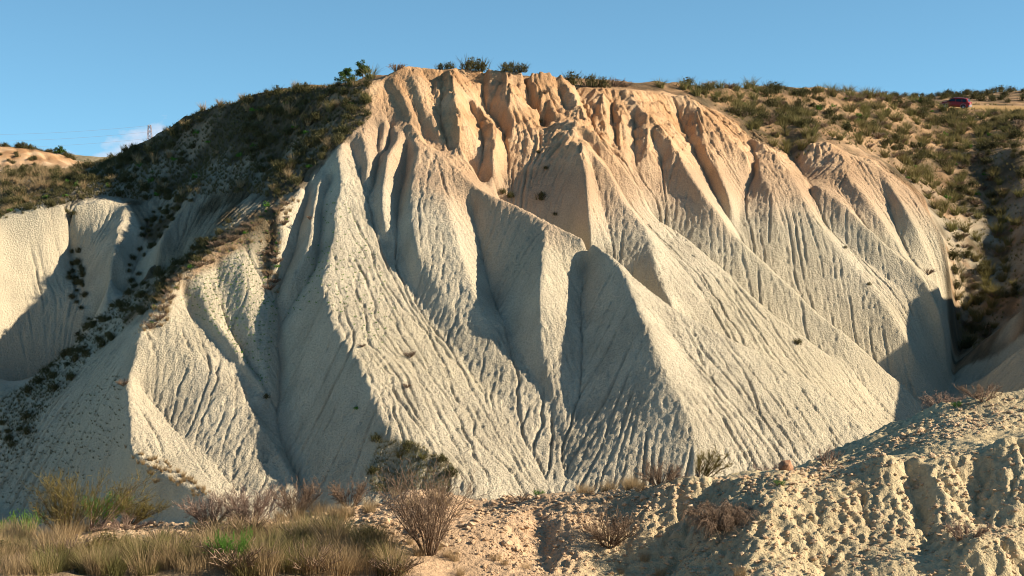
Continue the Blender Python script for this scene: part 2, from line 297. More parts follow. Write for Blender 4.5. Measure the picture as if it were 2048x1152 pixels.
def route(Z, rng, N, steps, keep=0.6):
    ny, nx = Z.shape
    gy, gx = np.gradient(Z)
    px = rng.random(N)*(nx-3)+1; py = rng.random(N)*(ny-3)+1
    dx = np.zeros(N); dy = np.zeros(N); F = np.zeros(nx*ny)
    for _ in range(steps):
        k = py.astype(int)*nx+px.astype(int)
        ax = -gx.ravel()[k]; ay = -gy.ravel()[k]
        n = np.sqrt(ax*ax+ay*ay)+1e-6
        dx = keep*dx+(1-keep)*ax/n; dy = keep*dy+(1-keep)*ay/n
        m = np.sqrt(dx*dx+dy*dy)+1e-6
        F += np.bincount(k, minlength=nx*ny)
        px = np.clip(px+dx/m, 1, nx-2); py = np.clip(py+dy/m, 1, ny-2)
    return F.reshape(ny, nx)
# ---------------------------------------------------------------- land of the gullied hill
ZB = blur(membrane(lines_xyz(), X0, X1, Y0, Y1, BS), 1)
FX0, FX1, FY0, FY1, FS = -42.0, 46.0, 84.0, 141.0, 0.10
def base_z(x, y): return bil(ZB, (x-X0)/BS, (y-Y0)/BS)
fnx = int((FX1-FX0)/FS)+1; fny = int((FY1-FY0)/FS)+1
fX, fY = np.meshgrid(FX0+np.arange(fnx)*FS, FY0+np.arange(fny)*FS)
rng = np.random.default_rng(7)
Zf = base_z(fX, fY)
gy, gx = np.gradient(Zf, FS); slope = np.sqrt(gx*gx+gy*gy)
steep = np.clip((slope-0.30)/0.35, 0, 1)
crestm = np.clip((Zf-blur(Zf, 14))/0.22, 0, 1)
Zf += 0.09*vnoise(fny, fnx, 30, rng)*steep+0.05*vnoise(fny, fnx, 12, rng)*(0.4+0.6*steep)
def streaks(Z, cell, L, rng, wob=0.35):
    """noise smeared along the fall line: the rills that run down every bare slope"""
    ny, nx = Z.shape; gy, gx = np.gradient(Z)
    gx = gx+wob*np.abs(gx+gy).mean()*vnoise(ny, nx, 9, rng); gy = gy+wob*np.abs(gx+gy).mean()*vnoise(ny, nx, 9, rng)
    n = np.sqrt(gx*gx+gy*gy)+1e-9; gx = (gx/n).ravel().astype(np.float32); gy = (gy/n).ravel().astype(np.float32)
    w = vnoise(ny, nx, cell, rng).ravel().astype(np.float32); acc = w.copy()
    X, Y = np.meshgrid(np.arange(nx, dtype=np.float32), np.arange(ny, dtype=np.float32))
    for sgn in (-1.0, 1.0):
        px, py = X.ravel().copy(), Y.ravel().copy()
        for _ in range(L):
            k = py.astype(np.int32)*nx+px.astype(np.int32)
            px += sgn*gx[k]; py += sgn*gy[k]
            np.clip(px, 0, nx-1, out=px); np.clip(py, 0, ny-1, out=py)
            acc += w[py.astype(np.int32)*nx+px.astype(np.int32)]
    acc = acc.reshape(ny, nx); acc -= blur(acc, 10)
    return acc/acc.std()
Zr = Zf.copy()
s1 = streaks(blur(Zr, 2), 4.4, 44, rng, 0.3); s2 = streaks(blur(Zr, 1), 2.1, 28, rng, 0.35)
patch = 0.65+0.5*vnoise(fny, fnx, 40, rng)
s4 = streaks(blur(Zr, 1), 2.6, 3, rng, 1.0)
Zr -= (0.12*np.clip(s1-1.2, -0.05, 1.4)*patch+0.11*np.clip(s2-0.9, -0.1, 1.6)+0.018*np.clip(s4, -2, 2))*(0.08+0.92*steep)*(1-0.75*crestm)
for it in range(3):
    F = route(blur(Zr, 1), rng, 40000, 120)
    inc = np.log1p(F/9.0); inc = inc-blur(inc, 6)
    Zr -= np.clip(inc, -0.8, 1.6)*0.026*(0.12+0.88*steep)*(1-0.7*crestm)
# deeper flutes of the upper orange cliffs
top = np.clip((Zf-(-1.0))/3.0, 0, 1)*np.clip((fX+9)/4, 0, 1)
s3 = streaks(blur(Zr, 3), 8, 30, rng, 0.2)
Zr -= np.clip(s3-0.1, -0.9, 2)*0.13*steep*top
Zr += top*steep*(0.14*vnoise(fny, fnx, 5.0, rng)+0.08*vnoise(fny, fnx, 2.4, rng)+0.10*np.sin(6.283*(Zf+0.8*vnoise(fny, fnx, 60, rng))/1.05)*(0.5+0.5*vnoise(fny, fnx, 25, rng)))
lump = (0.5-np.clip(cells(fny, fnx, 2.6, rng), 0, 1))
Zr += lump*0.07*(0.35+0.65*steep)+0.045*vnoise(fny, fnx, 1.5, rng)
Zd = Zr-base_z(fX, fY)                                         # the detail on top of the membrane
edge = np.minimum.reduce([fX-FX0, FX1-fX, fY-FY0+0*fX, FY1-fY]); Zd *= np.clip(edge/2.0, 0, 1)
xs = stretch(X0+0.5, X1-0.5, FX0, FX1, FS, 1.035, 0.8); ys = stretch(Y0+0.3, Y1-0.5, FY0, FY1, FS, 1.025, 0.5)
gX, gY = np.meshgrid(xs, ys)
HZ = base_z(gX, gY)
ins = (gX > FX0) & (gX < FX1-FS) & (gY > FY0) & (gY < FY1-FS)
HZ += np.where(ins, bil(Zd, (gX-FX0)/FS, (gY-FY0)/FS), 0)
def samp(cell, seed):                                          # rough ground of the scrub slopes, outside the fine grid
    r = np.random.default_rng(seed); n = vnoise(int((Y1-Y0)/cell*4)+2, int((X1-X0)/cell*4)+2, 4, r)
    return bil(n, (gX-X0)/cell*4, (gY-Y0)/cell*4)
far = np.clip((gY-132)/8, 0, 1)*np.clip((gX-8)/6, 0, 1)*np.clip((205-gY)/6, 0, 1)
left = np.clip((-14-gX)/4, 0, 1)*np.clip((gY-113)/4, 0, 1)*np.clip((150-gY)/8, 0, 1)
rough = np.maximum(far*np.clip((196-gY)/6, 0.1, 1), left)
HZ += rough*(0.55*samp(5.0, 1)+0.3*samp(2.2, 2)+0.14*samp(0.9, 3))
def hz(x, y):
    i = np.searchsorted(xs, x)-1; j = np.searchsorted(ys, y)-1
    i = int(min(max(i, 0), len(xs)-2)); j = int(min(max(j, 0), len(ys)-2))
    fx = (x-xs[i])/(xs[i+1]-xs[i]); fy = (y-ys[j])/(ys[j+1]-ys[j])
    return float((HZ[j, i]*(1-fx)+HZ[j, i+1]*fx)*(1-fy)+(HZ[j+1, i]*(1-fx)+HZ[j+1, i+1]*fx)*fy)
def sight(u, v, z_of, y0, y1, step=0.15):
    """the point of the ground that the sight line (u, v) meets first"""
    a = at(u, v, 1.0); y = y0; py = y0
    while y < y1:
        if z_of(a[0]*y, y) >= a[2]*y: return Vector((a[0]*y, y, z_of(a[0]*y, y)))
        y += step
    return None
# ---------------------------------------------------------------- materials
def new_mat(name):
    m = bpy.data.materials.new(name); m.use_nodes = True
    nt = m.node_tree; b = nt.nodes['Principled BSDF']; b.inputs['Roughness'].default_value = 0.95
    b.inputs['Specular IOR Level'].default_value = 0.08
    return m, nt, b
def N(nt, typ, **kw):
    n = nt.nodes.new(typ)
    for k, v in kw.items():
        if k in n.inputs: n.inputs[k].default_value = v
        else: setattr(n, k, v)
    return n
def ramp(nt, fac, stops, interp='LINEAR'):
    r = nt.nodes.new('ShaderNodeValToRGB'); r.color_ramp.interpolation = interp
    while len(r.color_ramp.elements) < len(stops): r.color_ramp.elements.new(0.5)
    for e, (p, c) in zip(r.color_ramp.elements, stops):
        e.position = p; e.color = (*c, 1) if len(c) == 3 else c
    nt.links.new(fac, r.inputs[0]); return r.outputs[0]
def mix(nt, fac, a, b, mode='MIX'):
    m = nt.nodes.new('ShaderNodeMix'); m.data_type = 'RGBA'; m.blend_type = mode
    for s, v in ((m.inputs[0], fac), (m.inputs[6], a), (m.inputs[7], b)):
        if hasattr(v, 'links') or hasattr(v, 'is_linked'): nt.links.new(v, s)
        else: s.default_value = (*v, 1) if isinstance(v, tuple) and len(v) == 3 else v
    return m.outputs[2]
def math_n(nt, op, a, b=0.0, clamp=False):
    m = nt.nodes.new('ShaderNodeMath'); m.operation = op; m.use_clamp = clamp
    for s, v in ((m.inputs[0], a), (m.inputs[1], b)):
        if hasattr(v, 'is_linked'): nt.links.new(v, s)
        else: s.default_value = v
    return m.outputs[0]
def noise(nt, vec, scale, detail=4, rough=0.55):
    n = N(nt, 'ShaderNodeTexNoise', Scale=scale, Detail=detail, Roughness=rough); nt.links.new(vec, n.inputs['Vector']); return n.outputs['Fac']
def bump(nt, b, h, dist, strength=1.0):
    n = N(nt, 'ShaderNodeBump', Strength=strength, Distance=dist); nt.links.new(h, n.inputs['Height']); nt.links.new(n.outputs[0], b.inputs['Normal'])
def maprange(nt, v, a, b):
    n = N(nt, 'ShaderNodeMapRange'); n.inputs[1].default_value = a; n.inputs[2].default_value = b
    nt.links.new(v, n.inputs[0]); return n.outputs[0]
def hill_material():
    m, nt, b = new_mat('layered_marl')
    g = N(nt, 'ShaderNodeNewGeometry'); pos = g.outputs['Position']
    att = lambda n: N(nt, 'ShaderNodeAttribute', attribute_name=n).outputs['Fac']
    mid = att('mottle'); big = att('patch'); bed = att('bed'); fine = noise(nt, pos, 7.0, 3, 0.7)
    marl = ramp(nt, mid, [(0.25, (0.42, 0.37, 0.28)), (0.5, (0.51, 0.45, 0.34)), (0.75, (0.57, 0.505, 0.38))])
    marl = mix(nt, math_n(nt, 'MULTIPLY', maprange(nt, big, 0.45, 0.65), 0.55), marl, (0.49, 0.43, 0.31))
    pink = ramp(nt, mid, [(0.3, (0.48, 0.345, 0.23)), (0.7, (0.55, 0.41, 0.28))])
    orange = ramp(nt, mid, [(0.25, (0.50, 0.305, 0.165)), (0.5, (0.58, 0.375, 0.215)), (0.8, (0.62, 0.445, 0.285))])
    col = mix(nt, maprange(nt, bed, -0.6, 2.8), marl, pink)
    col = mix(nt, maprange(nt, bed, 3.6, 8.0), col, orange)
    soil = ramp(nt, mid, [(0.3, (0.12, 0.095, 0.06)), (0.5, (0.20, 0.145, 0.09)), (0.72, (0.40, 0.26, 0.155))])
    col = mix(nt, att('veg'), col, soil)
    col = mix(nt, att('track'), col, (0.56, 0.38, 0.18))
    col = mix(nt, math_n(nt, 'MULTIPLY', maprange(nt, bed, 2.0, 5.0), 1.0), col, mix(nt, 1.0, col, ramp(nt, att('strata'), [(0.35, (0.84, 0.80, 0.76)), (0.65, (1.08, 1.07, 1.05))]), 'MULTIPLY'))
    spk = ramp(nt, fine, [(0.3, (0.80, 0.80, 0.80)), (0.62, (1.06, 1.05, 1.03))])
    col = mix(nt, 1.0, col, spk, 'MULTIPLY')
    nt.links.new(col, b.inputs['Base Color'])
    bump(nt, b, fine, 0.20, 1.0)
    return m
MAT_HILL = hill_material()
# scrub cover of the ground (soil colour and where plants stand): a smooth field over the plan
def inpoly(px, py, poly):
    poly = np.asarray(poly, float); r = np.zeros(np.shape(px), bool); j = len(poly)-1
    for i in range(len(poly)):
        xi, yi = poly[i]; xj, yj = poly[j]
        c = ((yi > py) != (yj > py)) & (px < (xj-xi)*(py-yi)/((yj-yi) if yj != yi else 1e-9)+xi); r ^= c; j = i
    return r
def outline(L): return [at(*p)[:2] for p in L]
SCRUB = [
 outline([(735,168,124.5),(742,212,121.3),(733,240,119.6),(690,278,117.4),(640,328,115.2),(600,370,113.2),(560,412,109.5),(545,470,107.8),(545,540,106),(560,600,104.6),(530,560,105.8),(505,470,107.4),(440,500,106.3),(370,552,104.2),(330,600,102.4),(300,650,101),(250,640,105),(230,600,113),(330,480,117.5),(230,392,126.5),(0,434,121.5),(-300,466,121),(-500,400,160),(-200,345,200),(150,320,200),(500,250,170),(735,200,160)]),
 outline([(735,160,125.5),(860,140,127.6),(1000,143,129),(1120,150,130.5),(1180,172,133.5),(1260,178,134),(1330,190,138.5),(1380,198,139),(1440,226,140),(1510,275,137),(1600,335,138),(1625,280,140),(1690,295,139),(1745,314,136.4),(1820,374,133.6),(1860,420,131.1),(1891,472,128.5),(1906,546,125.6),(1905,640,122),(1925,730,122),(1990,668,120),(2060,615,119),(2300,450,119),(2800,250,123),(3000,200,240),(1024,100,240),(735,130,240)]),
]
veg = np.zeros_like(HZ)
for P in SCRUB: veg = np.maximum(veg, inpoly(gX, gY, P).astype(float))
veg = blur(veg, 3)
def on_track(x, y):
    return np.exp(-((y-(203.0+0.10*(x-66)))/5.2)**6)*np.clip((x-58)/3, 0, 1)
trk = on_track(gX, gY)
def field(cell, seed, oct=3):
    out = 0*gX; amp = 1.0; tot = 0
    for o in range(oct):
        r = np.random.default_rng(seed+o); n = vnoise(int((Y1-Y0)/cell*3)+3, int((X1-X0)/cell*3)+3, 3, r)
        out += amp*bil(n, (gX-X0)/cell*3, (gY-Y0)/cell*3); tot += amp; amp *= 0.6; cell *= 0.5
    return 0.5+0.5*out/tot
flank = np.clip((-16-gX)/3, 0, 1)*np.clip((gY-112)/3, 0, 1)
mott = field(1.6, 20, 4); ptch = field(9.0, 40, 3)+0.16*np.clip((gX-16)/10, 0, 1)
# the orange silt lies on the pale marl and the contact dips from left to right
bedf = HZ+5.6*np.clip((gX+14)/11, 0, 1)+2.6*(mott-0.5)+4.0*(field(9.0, 40, 3)-0.5)
mott = mott-0.4*flank*veg
zq = (HZ+0.7*(field(12.0, 81, 2)-0.5)+0.25*(mott-0.5)+20)/0.16
sr = np.convolve(np.random.default_rng(9).random(1200), [0.2, 0.3, 0.3, 0.2], 'same')
strata = np.interp(zq, np.arange(1200)*3.0, sr)*0.6+0.4*np.interp(zq, np.arange(1200)*9.0, sr)
vegm = veg*np.clip((field(2.6, 60, 3)-0.25)/0.35, 0.3, 1)
me = grid_mesh('hill_terrain', xs, ys, HZ, MAT_HILL, {'veg': vegm, 'track': trk, 'mottle': mott, 'patch': ptch, 'bed': bedf, 'strata': strata})
hill = link(bpy.data.objects.new('hill_terrain', me)); tag(hill, kind='structure')
print('hill', len(me.vertices), round(time.time()-T0, 1))
# ---------------------------------------------------------------- near bank in the foreground
FL = dict(
 crest=[(-300,1085,27),(-100,1080,27),(0,1075,27),(60,1085,26.8),(150,1070,26.6),(240,1047,26.5),(300,1049,26.5),(400,1051,26.5),(480,1050,26.5),(560,1042,26.5),(600,1031,26.5),(680,1012,26.4),(740,1002,26.3),(830,995,26.2),(880,992,26.1),(940,1006,26),(985,999,26),(1010,994,26),(1060,1005,25.8),(1130,1000,25.6),(1200,987,25.4),(1290,974,25.2),(1400,964,25),(1470,958,24.8),(1560,942,24.6),(1640,937,24.3),(1690,928,24.1),(1760,918,23.7),(1819,908,23.5),(1917,892,23.2),(2046,880,23),(2300,862,22.8)],
 mound=[(1660,935,30),(1700,915,30),(1750,884,30.2),(1800,864,30.3),(1850,838,30.5),(1900,818,30.6),(1950,802,30.8),(2048,785,31),(2300,755,31.5)],
 dip=[(1700,945,27),(1800,930,26.8),(1900,915,26.6),(2048,895,26.5),(2300,880,26.5)],
 mid_l=[(-300,1120,23.6),(0,1112,23.6),(200,1095,23.8),(400,1095,23.8),(600,1085,23.6),(720,1062,23.4),(800,1060,23.2)],
 bot_l=[(-300,1165,20.6),(0,1165,20.4),(200,1165,20.4),(400,1168,20.4),(600,1172,20.6),(750,1180,20.8)],
 mid_c=[(860,1060,23.2),(950,1060,23.4),(1030,1055,23.6)],
 gul_c=[(1060,1015,25.2),(1078,1050,24.4),(1088,1085,23.7),(1085,1116,23.1),(1095,1170,22.2)],
 rib_c=[(1020,1035,24.4),(1040,1085,23.2),(1020,1140,22),(1010,1180,21.4)],
 rib_c2=[(1130,1030,24.6),(1150,1085,23.4),(1180,1150,22.4),(1190,1190,21.8)],
 hollow=[(1440,985,24.9),(1400,1050,24.2),(1370,1100,23.7),(1340,1170,23)],
 hol2=[(1270,1010,24.7),(1260,1080,23.8),(1250,1170,22.8)],
 butt=[(1560,944,24.5),(1545,1000,23.5),(1530,1060,22.7),(1490,1110,22.2),(1440,1170,21.6)],
 face=[(1690,935,24),(1680,1000,23.1),(1665,1080,22.3),(1650,1170,21.4)],
 rib_r=[(1721,935,23.8),(1776,975,23.2),(1819,1026,22.5),(1846,1077,21.9),(1850,1110,21.5)],
 g3=[(1800,930,23.6),(1831,975,23.3),(1848,1037,22.6),(1852,1077,22.1),(1870,1130,21.2)],
 r4=[(1860,915,23.3),(1868,985,22.5),(1880,1050,21.8)],
 g5=[(1964,905,23.2),(1960,951,22.8),(1956,998,22.3),(1968,1040,21.8)],
 r6=[(2020,900,22.9),(2015,960,22.1),(2030,1030,21.4)],
 lump=[(1900,1110,20.6),(1940,1080,20.5),(1990,1068,20.4),(2048,1090,20.3),(2200,1100,20.2)],
 lumpf=[(1880,1180,20),(1990,1180,19.6),(2100,1180,19.6)],
 lumpb=[(1900,1075,21.5),(1990,1050,21.4),(2080,1060,21.2)],
)
FXYZ = [
 [(-30,34,-10.5),(-10,34,-10),(0,34,-9.6),(5,34,-9.2)], [(8,36,-9.5),(14,37,-8.6),(30,38,-8)],
 [(-40,46,-18),(0,46,-18),(40,46,-17)], [(-60,60,-25.5),(0,60,-25.5),(60,60,-25)], [(-90,82,-28),(0,82,-28),(60,84,-27)],
 [(-30,17,-5.9),(-6,17,-5.8),(0,17,-6),(6,17,-6.1),(12,17,-5.8),(30,17,-5.4)], [(-30,9,-4.6),(30,9,-4.4)], [(-30,2.5,-2.1),(0,2.5,-1.9),(30,2.5,-2.1)],
 [(14,27,-5),(30,26,-3.5)], [(14,31,-4.4),(30,33,-3.4)],
]
GX0, GX1, GY0, GY1, GS = -12.5, 13.0, 18.0, 33.0, 0.035
def skew(u, v, D): return (u, v, D+(0.95*(u-1760)/300 if u > 1500 else -0.82+0.3*(1500-u)/400 if u > 1100 else 0) if D < 25.9 else D)
for k_ in FL: FL[k_] = [skew(*p) for p in FL[k_]]
lin = [np.array([at(*p) for p in L]) for L in FL.values()]+[np.array(L, float) for L in FXYZ]
ZC = blur(membrane(lin, -45.0, 45.0, 2.0, 84.0, 0.25, 120), 1)
ZN = blur(membrane([L for L in lin if L[:, 1].min() < 40], GX0-1, GX1+1, GY0-1, GY1+1, 0.0625, 120), 3)
gnx = int((GX1-GX0)/GS)+1; gny = int((GY1-GY0)/GS)+1
nX, nY = np.meshgrid(GX0+np.arange(gnx)*GS, GY0+np.arange(gny)*GS)
r2 = np.random.default_rng(11)
zc = bil(ZC, (nX+45)/0.25, (nY-2)/0.25)
zn = bil(ZN, (nX-GX0+1)/0.0625, (nY-GY0+1)/0.0625)
eg = np.clip(np.minimum.reduce([nX-GX0, GX1-nX, nY-GY0, GY1-nY])/1.5, 0, 1)
zb = zc*(1-eg)+zn*eg
gy, gx = np.gradient(zb, GS); fs = np.clip((np.sqrt(gx*gx+gy*gy)-0.22)/0.3, 0, 1)
cloddy = np.clip((nX+1.5)/3, 0.35, 1)
zz = zb+0.16*vnoise(gny, gnx, 34, r2)+0.08*vnoise(gny, gnx, 15, r2)
q = streaks(blur(zz, 3), 8, 26, r2, 0.8); zz -= 0.04*np.clip(q-0.3, -0.5, 2)*fs*eg
q = streaks(blur(zz, 2), 4.0, 9, r2, 1.2); zz -= 0.025*np.clip(q, -1, 2)*fs*eg
dome_of = lambda c, r: np.sqrt(np.clip(1-(c/r)**2, 0, 1))
c1 = cells(gny, gnx, 3.2, r2); c2 = cells(gny, gnx, 2.0, r2); c3 = cells(gny, gnx, 5.5, r2)
popcorn = 0.07*dome_of(c1, 0.62)+0.03*dome_of(c2, 0.6)+0.06*dome_of(c3, 0.55)*np.clip(vnoise(gny, gnx, 30, r2)+0.4, 0, 1)
zz += (popcorn-0.07)*cloddy*(0.4+0.6*fs)*eg+0.02*vnoise(gny, gnx, 2, r2)
nxs = stretch(-44.5, 44.5, GX0+0.02, GX1-0.05, GS, 1.05, 1.2); nys = stretch(2.3, 83.5, GY0+0.02, GY1-0.05, GS, 1.05, 1.2)
kX, kY = np.meshgrid(nxs, nys)
NZ = bil(ZC, (kX+45)/0.25, (kY-2)/0.25)
ins = (kX > GX0) & (kX < GX1) & (kY > GY0) & (kY < GY1)
NZ = np.where(ins, bil(zz, (kX-GX0)/GS, (kY-GY0)/GS), NZ)
cr = np.random.default_rng(77); cn = vnoise(84*4, 92*4, 3, cr); NZ += np.where(ins, 0, 0.22*bil(cn, (kX+45)*4, (kY-2)*4))*np.clip((np.abs(kX)-13)/3, 0, 1)
def nz(x, y):
    i = int(min(max(np.searchsorted(nxs, x)-1, 0), len(nxs)-2)); j = int(min(max(np.searchsorted(nys, y)-1, 0), len(nys)-2))
    fx = (x-nxs[i])/(nxs[i+1]-nxs[i]); fy = (y-nys[j])/(nys[j+1]-nys[j])
    return float((NZ[j, i]*(1-fx)+NZ[j, i+1]*fx)*(1-fy)+(NZ[j+1, i]*(1-fx)+NZ[j+1, i+1]*fx)*fy)
def bank_material():
    m, nt, b = new_mat('clod_earth')
    g = N(nt, 'ShaderNodeNewGeometry'); pos = g.outputs['Position']
    mid = noise(nt, pos, 0.55, 4, 0.6); fine = noise(nt, pos, 16.0, 3, 0.7)
    sep = N(nt, 'ShaderNodeSeparateXYZ'); nt.links.new(pos, sep.inputs[0])
    pale = ramp(nt, mid, [(0.3, (0.44, 0.36, 0.225)), (0.7, (0.54, 0.45, 0.285))])
    warm = ramp(nt, mid, [(0.3, (0.42, 0.29, 0.18)), (0.7, (0.54, 0.385, 0.25))])
    col = mix(nt, math_n(nt, 'MULTIPLY', N(nt, 'ShaderNodeAttribute', attribute_name='warm').outputs['Fac'], 1.0), pale, warm)
    col = mix(nt, N(nt, 'ShaderNodeAttribute', attribute_name='turf').outputs['Fac'], col, (0.19, 0.145, 0.085))
    col = mix(nt, 1.0, col, ramp(nt, fine, [(0.3, (0.78, 0.77, 0.75)), (0.65, (1.08, 1.07, 1.05))]), 'MULTIPLY')
    nt.links.new(col, b.inputs['Base Color']); bump(nt, b, fine, 0.045, 1.0)
    return m
MAT_BANK = bank_material()
# a warm crust lies along the top of the bank; turf grows on the near left
crestx = np.array([at(*p)[0] for p in FL['crest']]); crestz = np.array([at(*p)[2] for p in FL['crest']])
warmf = np.clip(1-(np.interp(kX, crestx, crestz)-NZ-0.25)/0.55, 0, 1)*np.clip((3.6-kX)/3.0, 0, 1)
turf = np.clip((-2.6-kX)/1.2, 0, 1)*np.clip((24.6-kY)/0.8, 0, 1)*0.8
me = grid_mesh('earth_bank', nxs, nys, NZ, MAT_BANK, {'warm': warmf, 'turf': turf})
bank = link(bpy.data.objects.new('earth_bank', me)); tag(bank, kind='structure')
print('bank', len(me.vertices), round(time.time()-T0, 1))
# ---------------------------------------------------------------- plants
def plant_mat(name, c0, c1, trans=0.25, rough=0.8):
    m, nt, b = new_mat(name)
    oi = N(nt, 'ShaderNodeObjectInfo'); tc = N(nt, 'ShaderNodeNewGeometry')
    n = noise(nt, tc.outputs['Position'], 5.0, 2)
    f = math_n(nt, 'ADD', math_n(nt, 'MULTIPLY', oi.outputs['Random'], 0.5), math_n(nt, 'MULTIPLY', math_n(nt, 'SUBTRACT', n, 0.25), 1.0), True)
    col = mix(nt, f, c0, c1); nt.links.new(col, b.inputs['Base Color']); b.inputs['Roughness'].default_value = rough
    tr = N(nt, 'ShaderNodeBsdfTranslucent'); nt.links.new(col, tr.inputs['Color'])
    ms = N(nt, 'ShaderNodeMixShader'); ms.inputs[0].default_value = trans
    nt.links.new(b.outputs[0], ms.inputs[1]); nt.links.new(tr.outputs[0], ms.inputs[2])
    nt.links.new(ms.outputs[0], nt.nodes['Material Output'].inputs['Surface'])
    return m
M_ESP = plant_mat('esparto_blades', (0.24, 0.185, 0.085), (0.16, 0.165, 0.055))
M_DRY = plant_mat('dry_straw', (0.42, 0.31, 0.17), (0.30, 0.215, 0.12))
M_DARK = plant_mat('dark_foliage', (0.05, 0.055, 0.022), (0.15, 0.13, 0.06))
M_CUSH = plant_mat('grey_brown_twigs', (0.17, 0.12, 0.085), (0.26, 0.185, 0.13), 0.1)
M_GREEN = plant_mat('green_leaves', (0.07, 0.19, 0.03), (0.14, 0.25, 0.045))
M_BROOM = plant_mat('broom_twigs', (0.13, 0.115, 0.035), (0.21, 0.16, 0.06), 0.1)
M_BARK = plant_mat('bark', (0.09, 0.06, 0.04), (0.16, 0.11, 0.075), 0.0)
M_PINE = plant_mat('pine_needles', (0.03, 0.065, 0.015), (0.07, 0.12, 0.03))
M_PALE = plant_mat('pale_dead_twigs', (0.33, 0.24, 0.19), (0.24, 0.17, 0.13), 0.1)
def blades(rs, n, h, spread, w, lean=0.6, seg=3, base=0.25):
    """curved tapering blades rising from a small foot: (verts, quads)"""
    a = rs.random(n)*2*np.pi; r = np.sqrt(rs.random(n))*spread*base
    bx, by = r*np.cos(a), r*np.sin(a)
    a2 = a+rs.normal(0, 0.6, n); L = h*(0.55+0.45*rs.random(n)); ln = lean*(0.25+0.9*rs.random(n))
    dx, dy = np.cos(a2), np.sin(a2)
    wa = rs.random(n)*np.pi; wx, wy = np.cos(wa)*w/2, np.sin(wa)*w/2
    V = []
    for k in range(seg+1):
        t = k/seg; cw = 1-0.9*t
        out = ln*L*(t**1.7); z = L*t*(1-0.25*ln*t)
        cx, cy = bx+dx*out, by+dy*out
        V.append(np.stack([cx-wx*cw, cy-wy*cw, z], -1)); V.append(np.stack([cx+wx*cw, cy+wy*cw, z], -1))
    V = np.stack(V, 1).reshape(-1, 3); st = 2*(seg+1)
    q = np.array([[2*k, 2*k+1, 2*k+3, 2*k+2] for k in range(seg)])
    F = (np.arange(n)[:, None, None]*st+q[None]).reshape(-1, 4)
    return V, F
def leaves(rs, centres, size, n_each, rad, flat=0.8):
    """small leaf quads strewn through clumps"""
    P = np.repeat(centres, n_each, 0); m = len(P)
    d = rs.normal(0, 1, (m, 3)); d /= np.linalg.norm(d, axis=1)[:, None]
    P = P+d*rad*(rs.random((m, 1))**0.5)*np.array([1, 1, flat])
    t = rs.normal(0, 1, (m, 3)); t /= np.linalg.norm(t, axis=1)[:, None]
    b = np.cross(t, rs.normal(0, 1, (m, 3))); b /= np.linalg.norm(b, axis=1)[:, None]
    s = size*(0.6+0.8*rs.random((m, 1)))
    V = np.stack([P-t*s, P+b*s*0.45, P+t*s, P-b*s*0.45], 1).reshape(-1, 3)
    return V, np.arange(4*m).reshape(-1, 4)
def tubes(paths, radii, sides=3):
    """thin tapering twigs: paths (n, k, 3), radii (n, k)"""
    n, k, _ = paths.shape
    d = np.gradient(paths, axis=1); d /= np.linalg.norm(d, axis=2, keepdims=True)+1e-9
    ref = np.where(np.abs(d[..., 2:3]) > 0.9, np.array([1.0, 0, 0]), np.array([0, 0, 1.0]))
    u = np.cross(d, ref); u /= np.linalg.norm(u, axis=2, keepdims=True)+1e-9; v = np.cross(d, u)
    V = []
    for s in range(sides):
        a = 2*np.pi*s/sides; V.append(paths+(u*np.cos(a)+v*np.sin(a))*radii[..., None])
    V = np.stack(V, 2).reshape(-1, 3)
    q = []
    for i in range(k-1):
        for s in range(sides):
            t = (s+1) % sides; q.append([i*sides+s, i*sides+t, (i+1)*sides+t, (i+1)*sides+s])
    F = (np.arange(n)[:, None, None]*k*sides+np.array(q)[None]).reshape(-1, 4)
    return V, F
def stems(rs, n, h, spread, k=5, wob=0.06, up=1.0, foot=0.08):
    a = rs.random(n)*2*np.pi; ln = spread*np.sqrt(rs.random(n)); L = h*(0.6+0.4*rs.random(n))
    t = np.linspace(0, 1, k)[None, :]
    x = foot*np.cos(a)[:, None]*1+np.cos(a)[:, None]*ln[:, None]*t**1.1; y = foot*np.sin(a)[:, None]+np.sin(a)[:, None]*ln[:, None]*t**1.1
    z = L[:, None]*(t*up-0.12*(ln/h)[:, None]*t*t)
    P = np.stack([x, y, z], -1); P[:, 1:] += rs.normal(0, wob*h, (n, k-1, 3)).cumsum(1)*0.4
    return P
def side_twigs(rs, P, per, length, k=3, droop=0.0, rise=0.6):
    n, m, _ = P.shape
    i = rs.integers(0, n, per); f = 0.2+0.8*rs.random(per)**0.8; j = np.minimum((f*(m-1)).astype(int), m-2); g = f*(m-1)-j
    o = P[i, j]*(1-g)[:, None]+P[i, j+1]*g[:, None]
    d = P[i, j+1]-P[i, j]; d /= np.linalg.norm(d, axis=1)[:, None]+1e-9
    d = d*rise+rs.normal(0, 0.45, (per, 3)); d[:, 2] += 0.35; d /= np.linalg.norm(d, axis=1)[:, None]
    L = length*(0.5+0.5*rs.random(per)); t = np.linspace(0, 1, k)
    Q = o[:, None, :]+d[:, None, :]*(L[:, None]*t)[..., None]
    Q[..., 2] += (-droop*L[:, None]*t*t); Q[:, 1:] += rs.normal(0, 0.05, (per, k-1, 3))*length
    return Q
def join(parts):
    V, F, o = [], [], 0
    for v, f in parts: V.append(v); F.append(f+o); o += len(v)
    return np.vstack(V), np.vstack(F)
def ball_points(rs, n, rx, rz, zc):
    d = rs.normal(0, 1, (n, 3)); d /= np.linalg.norm(d, axis=1)[:, None]; d *= (0.35+0.65*rs.random((n, 1)))
    d[:, 2] = np.abs(d[:, 2]); return d*np.array([rx, rx, rz])+np.array([0, 0, zc])
rs = np.random.default_rng(5)
MESH = {}
def variants(key, mat, fn, n=3): MESH[key] = [np_mesh(key, *fn(), mat) for _ in range(n)]
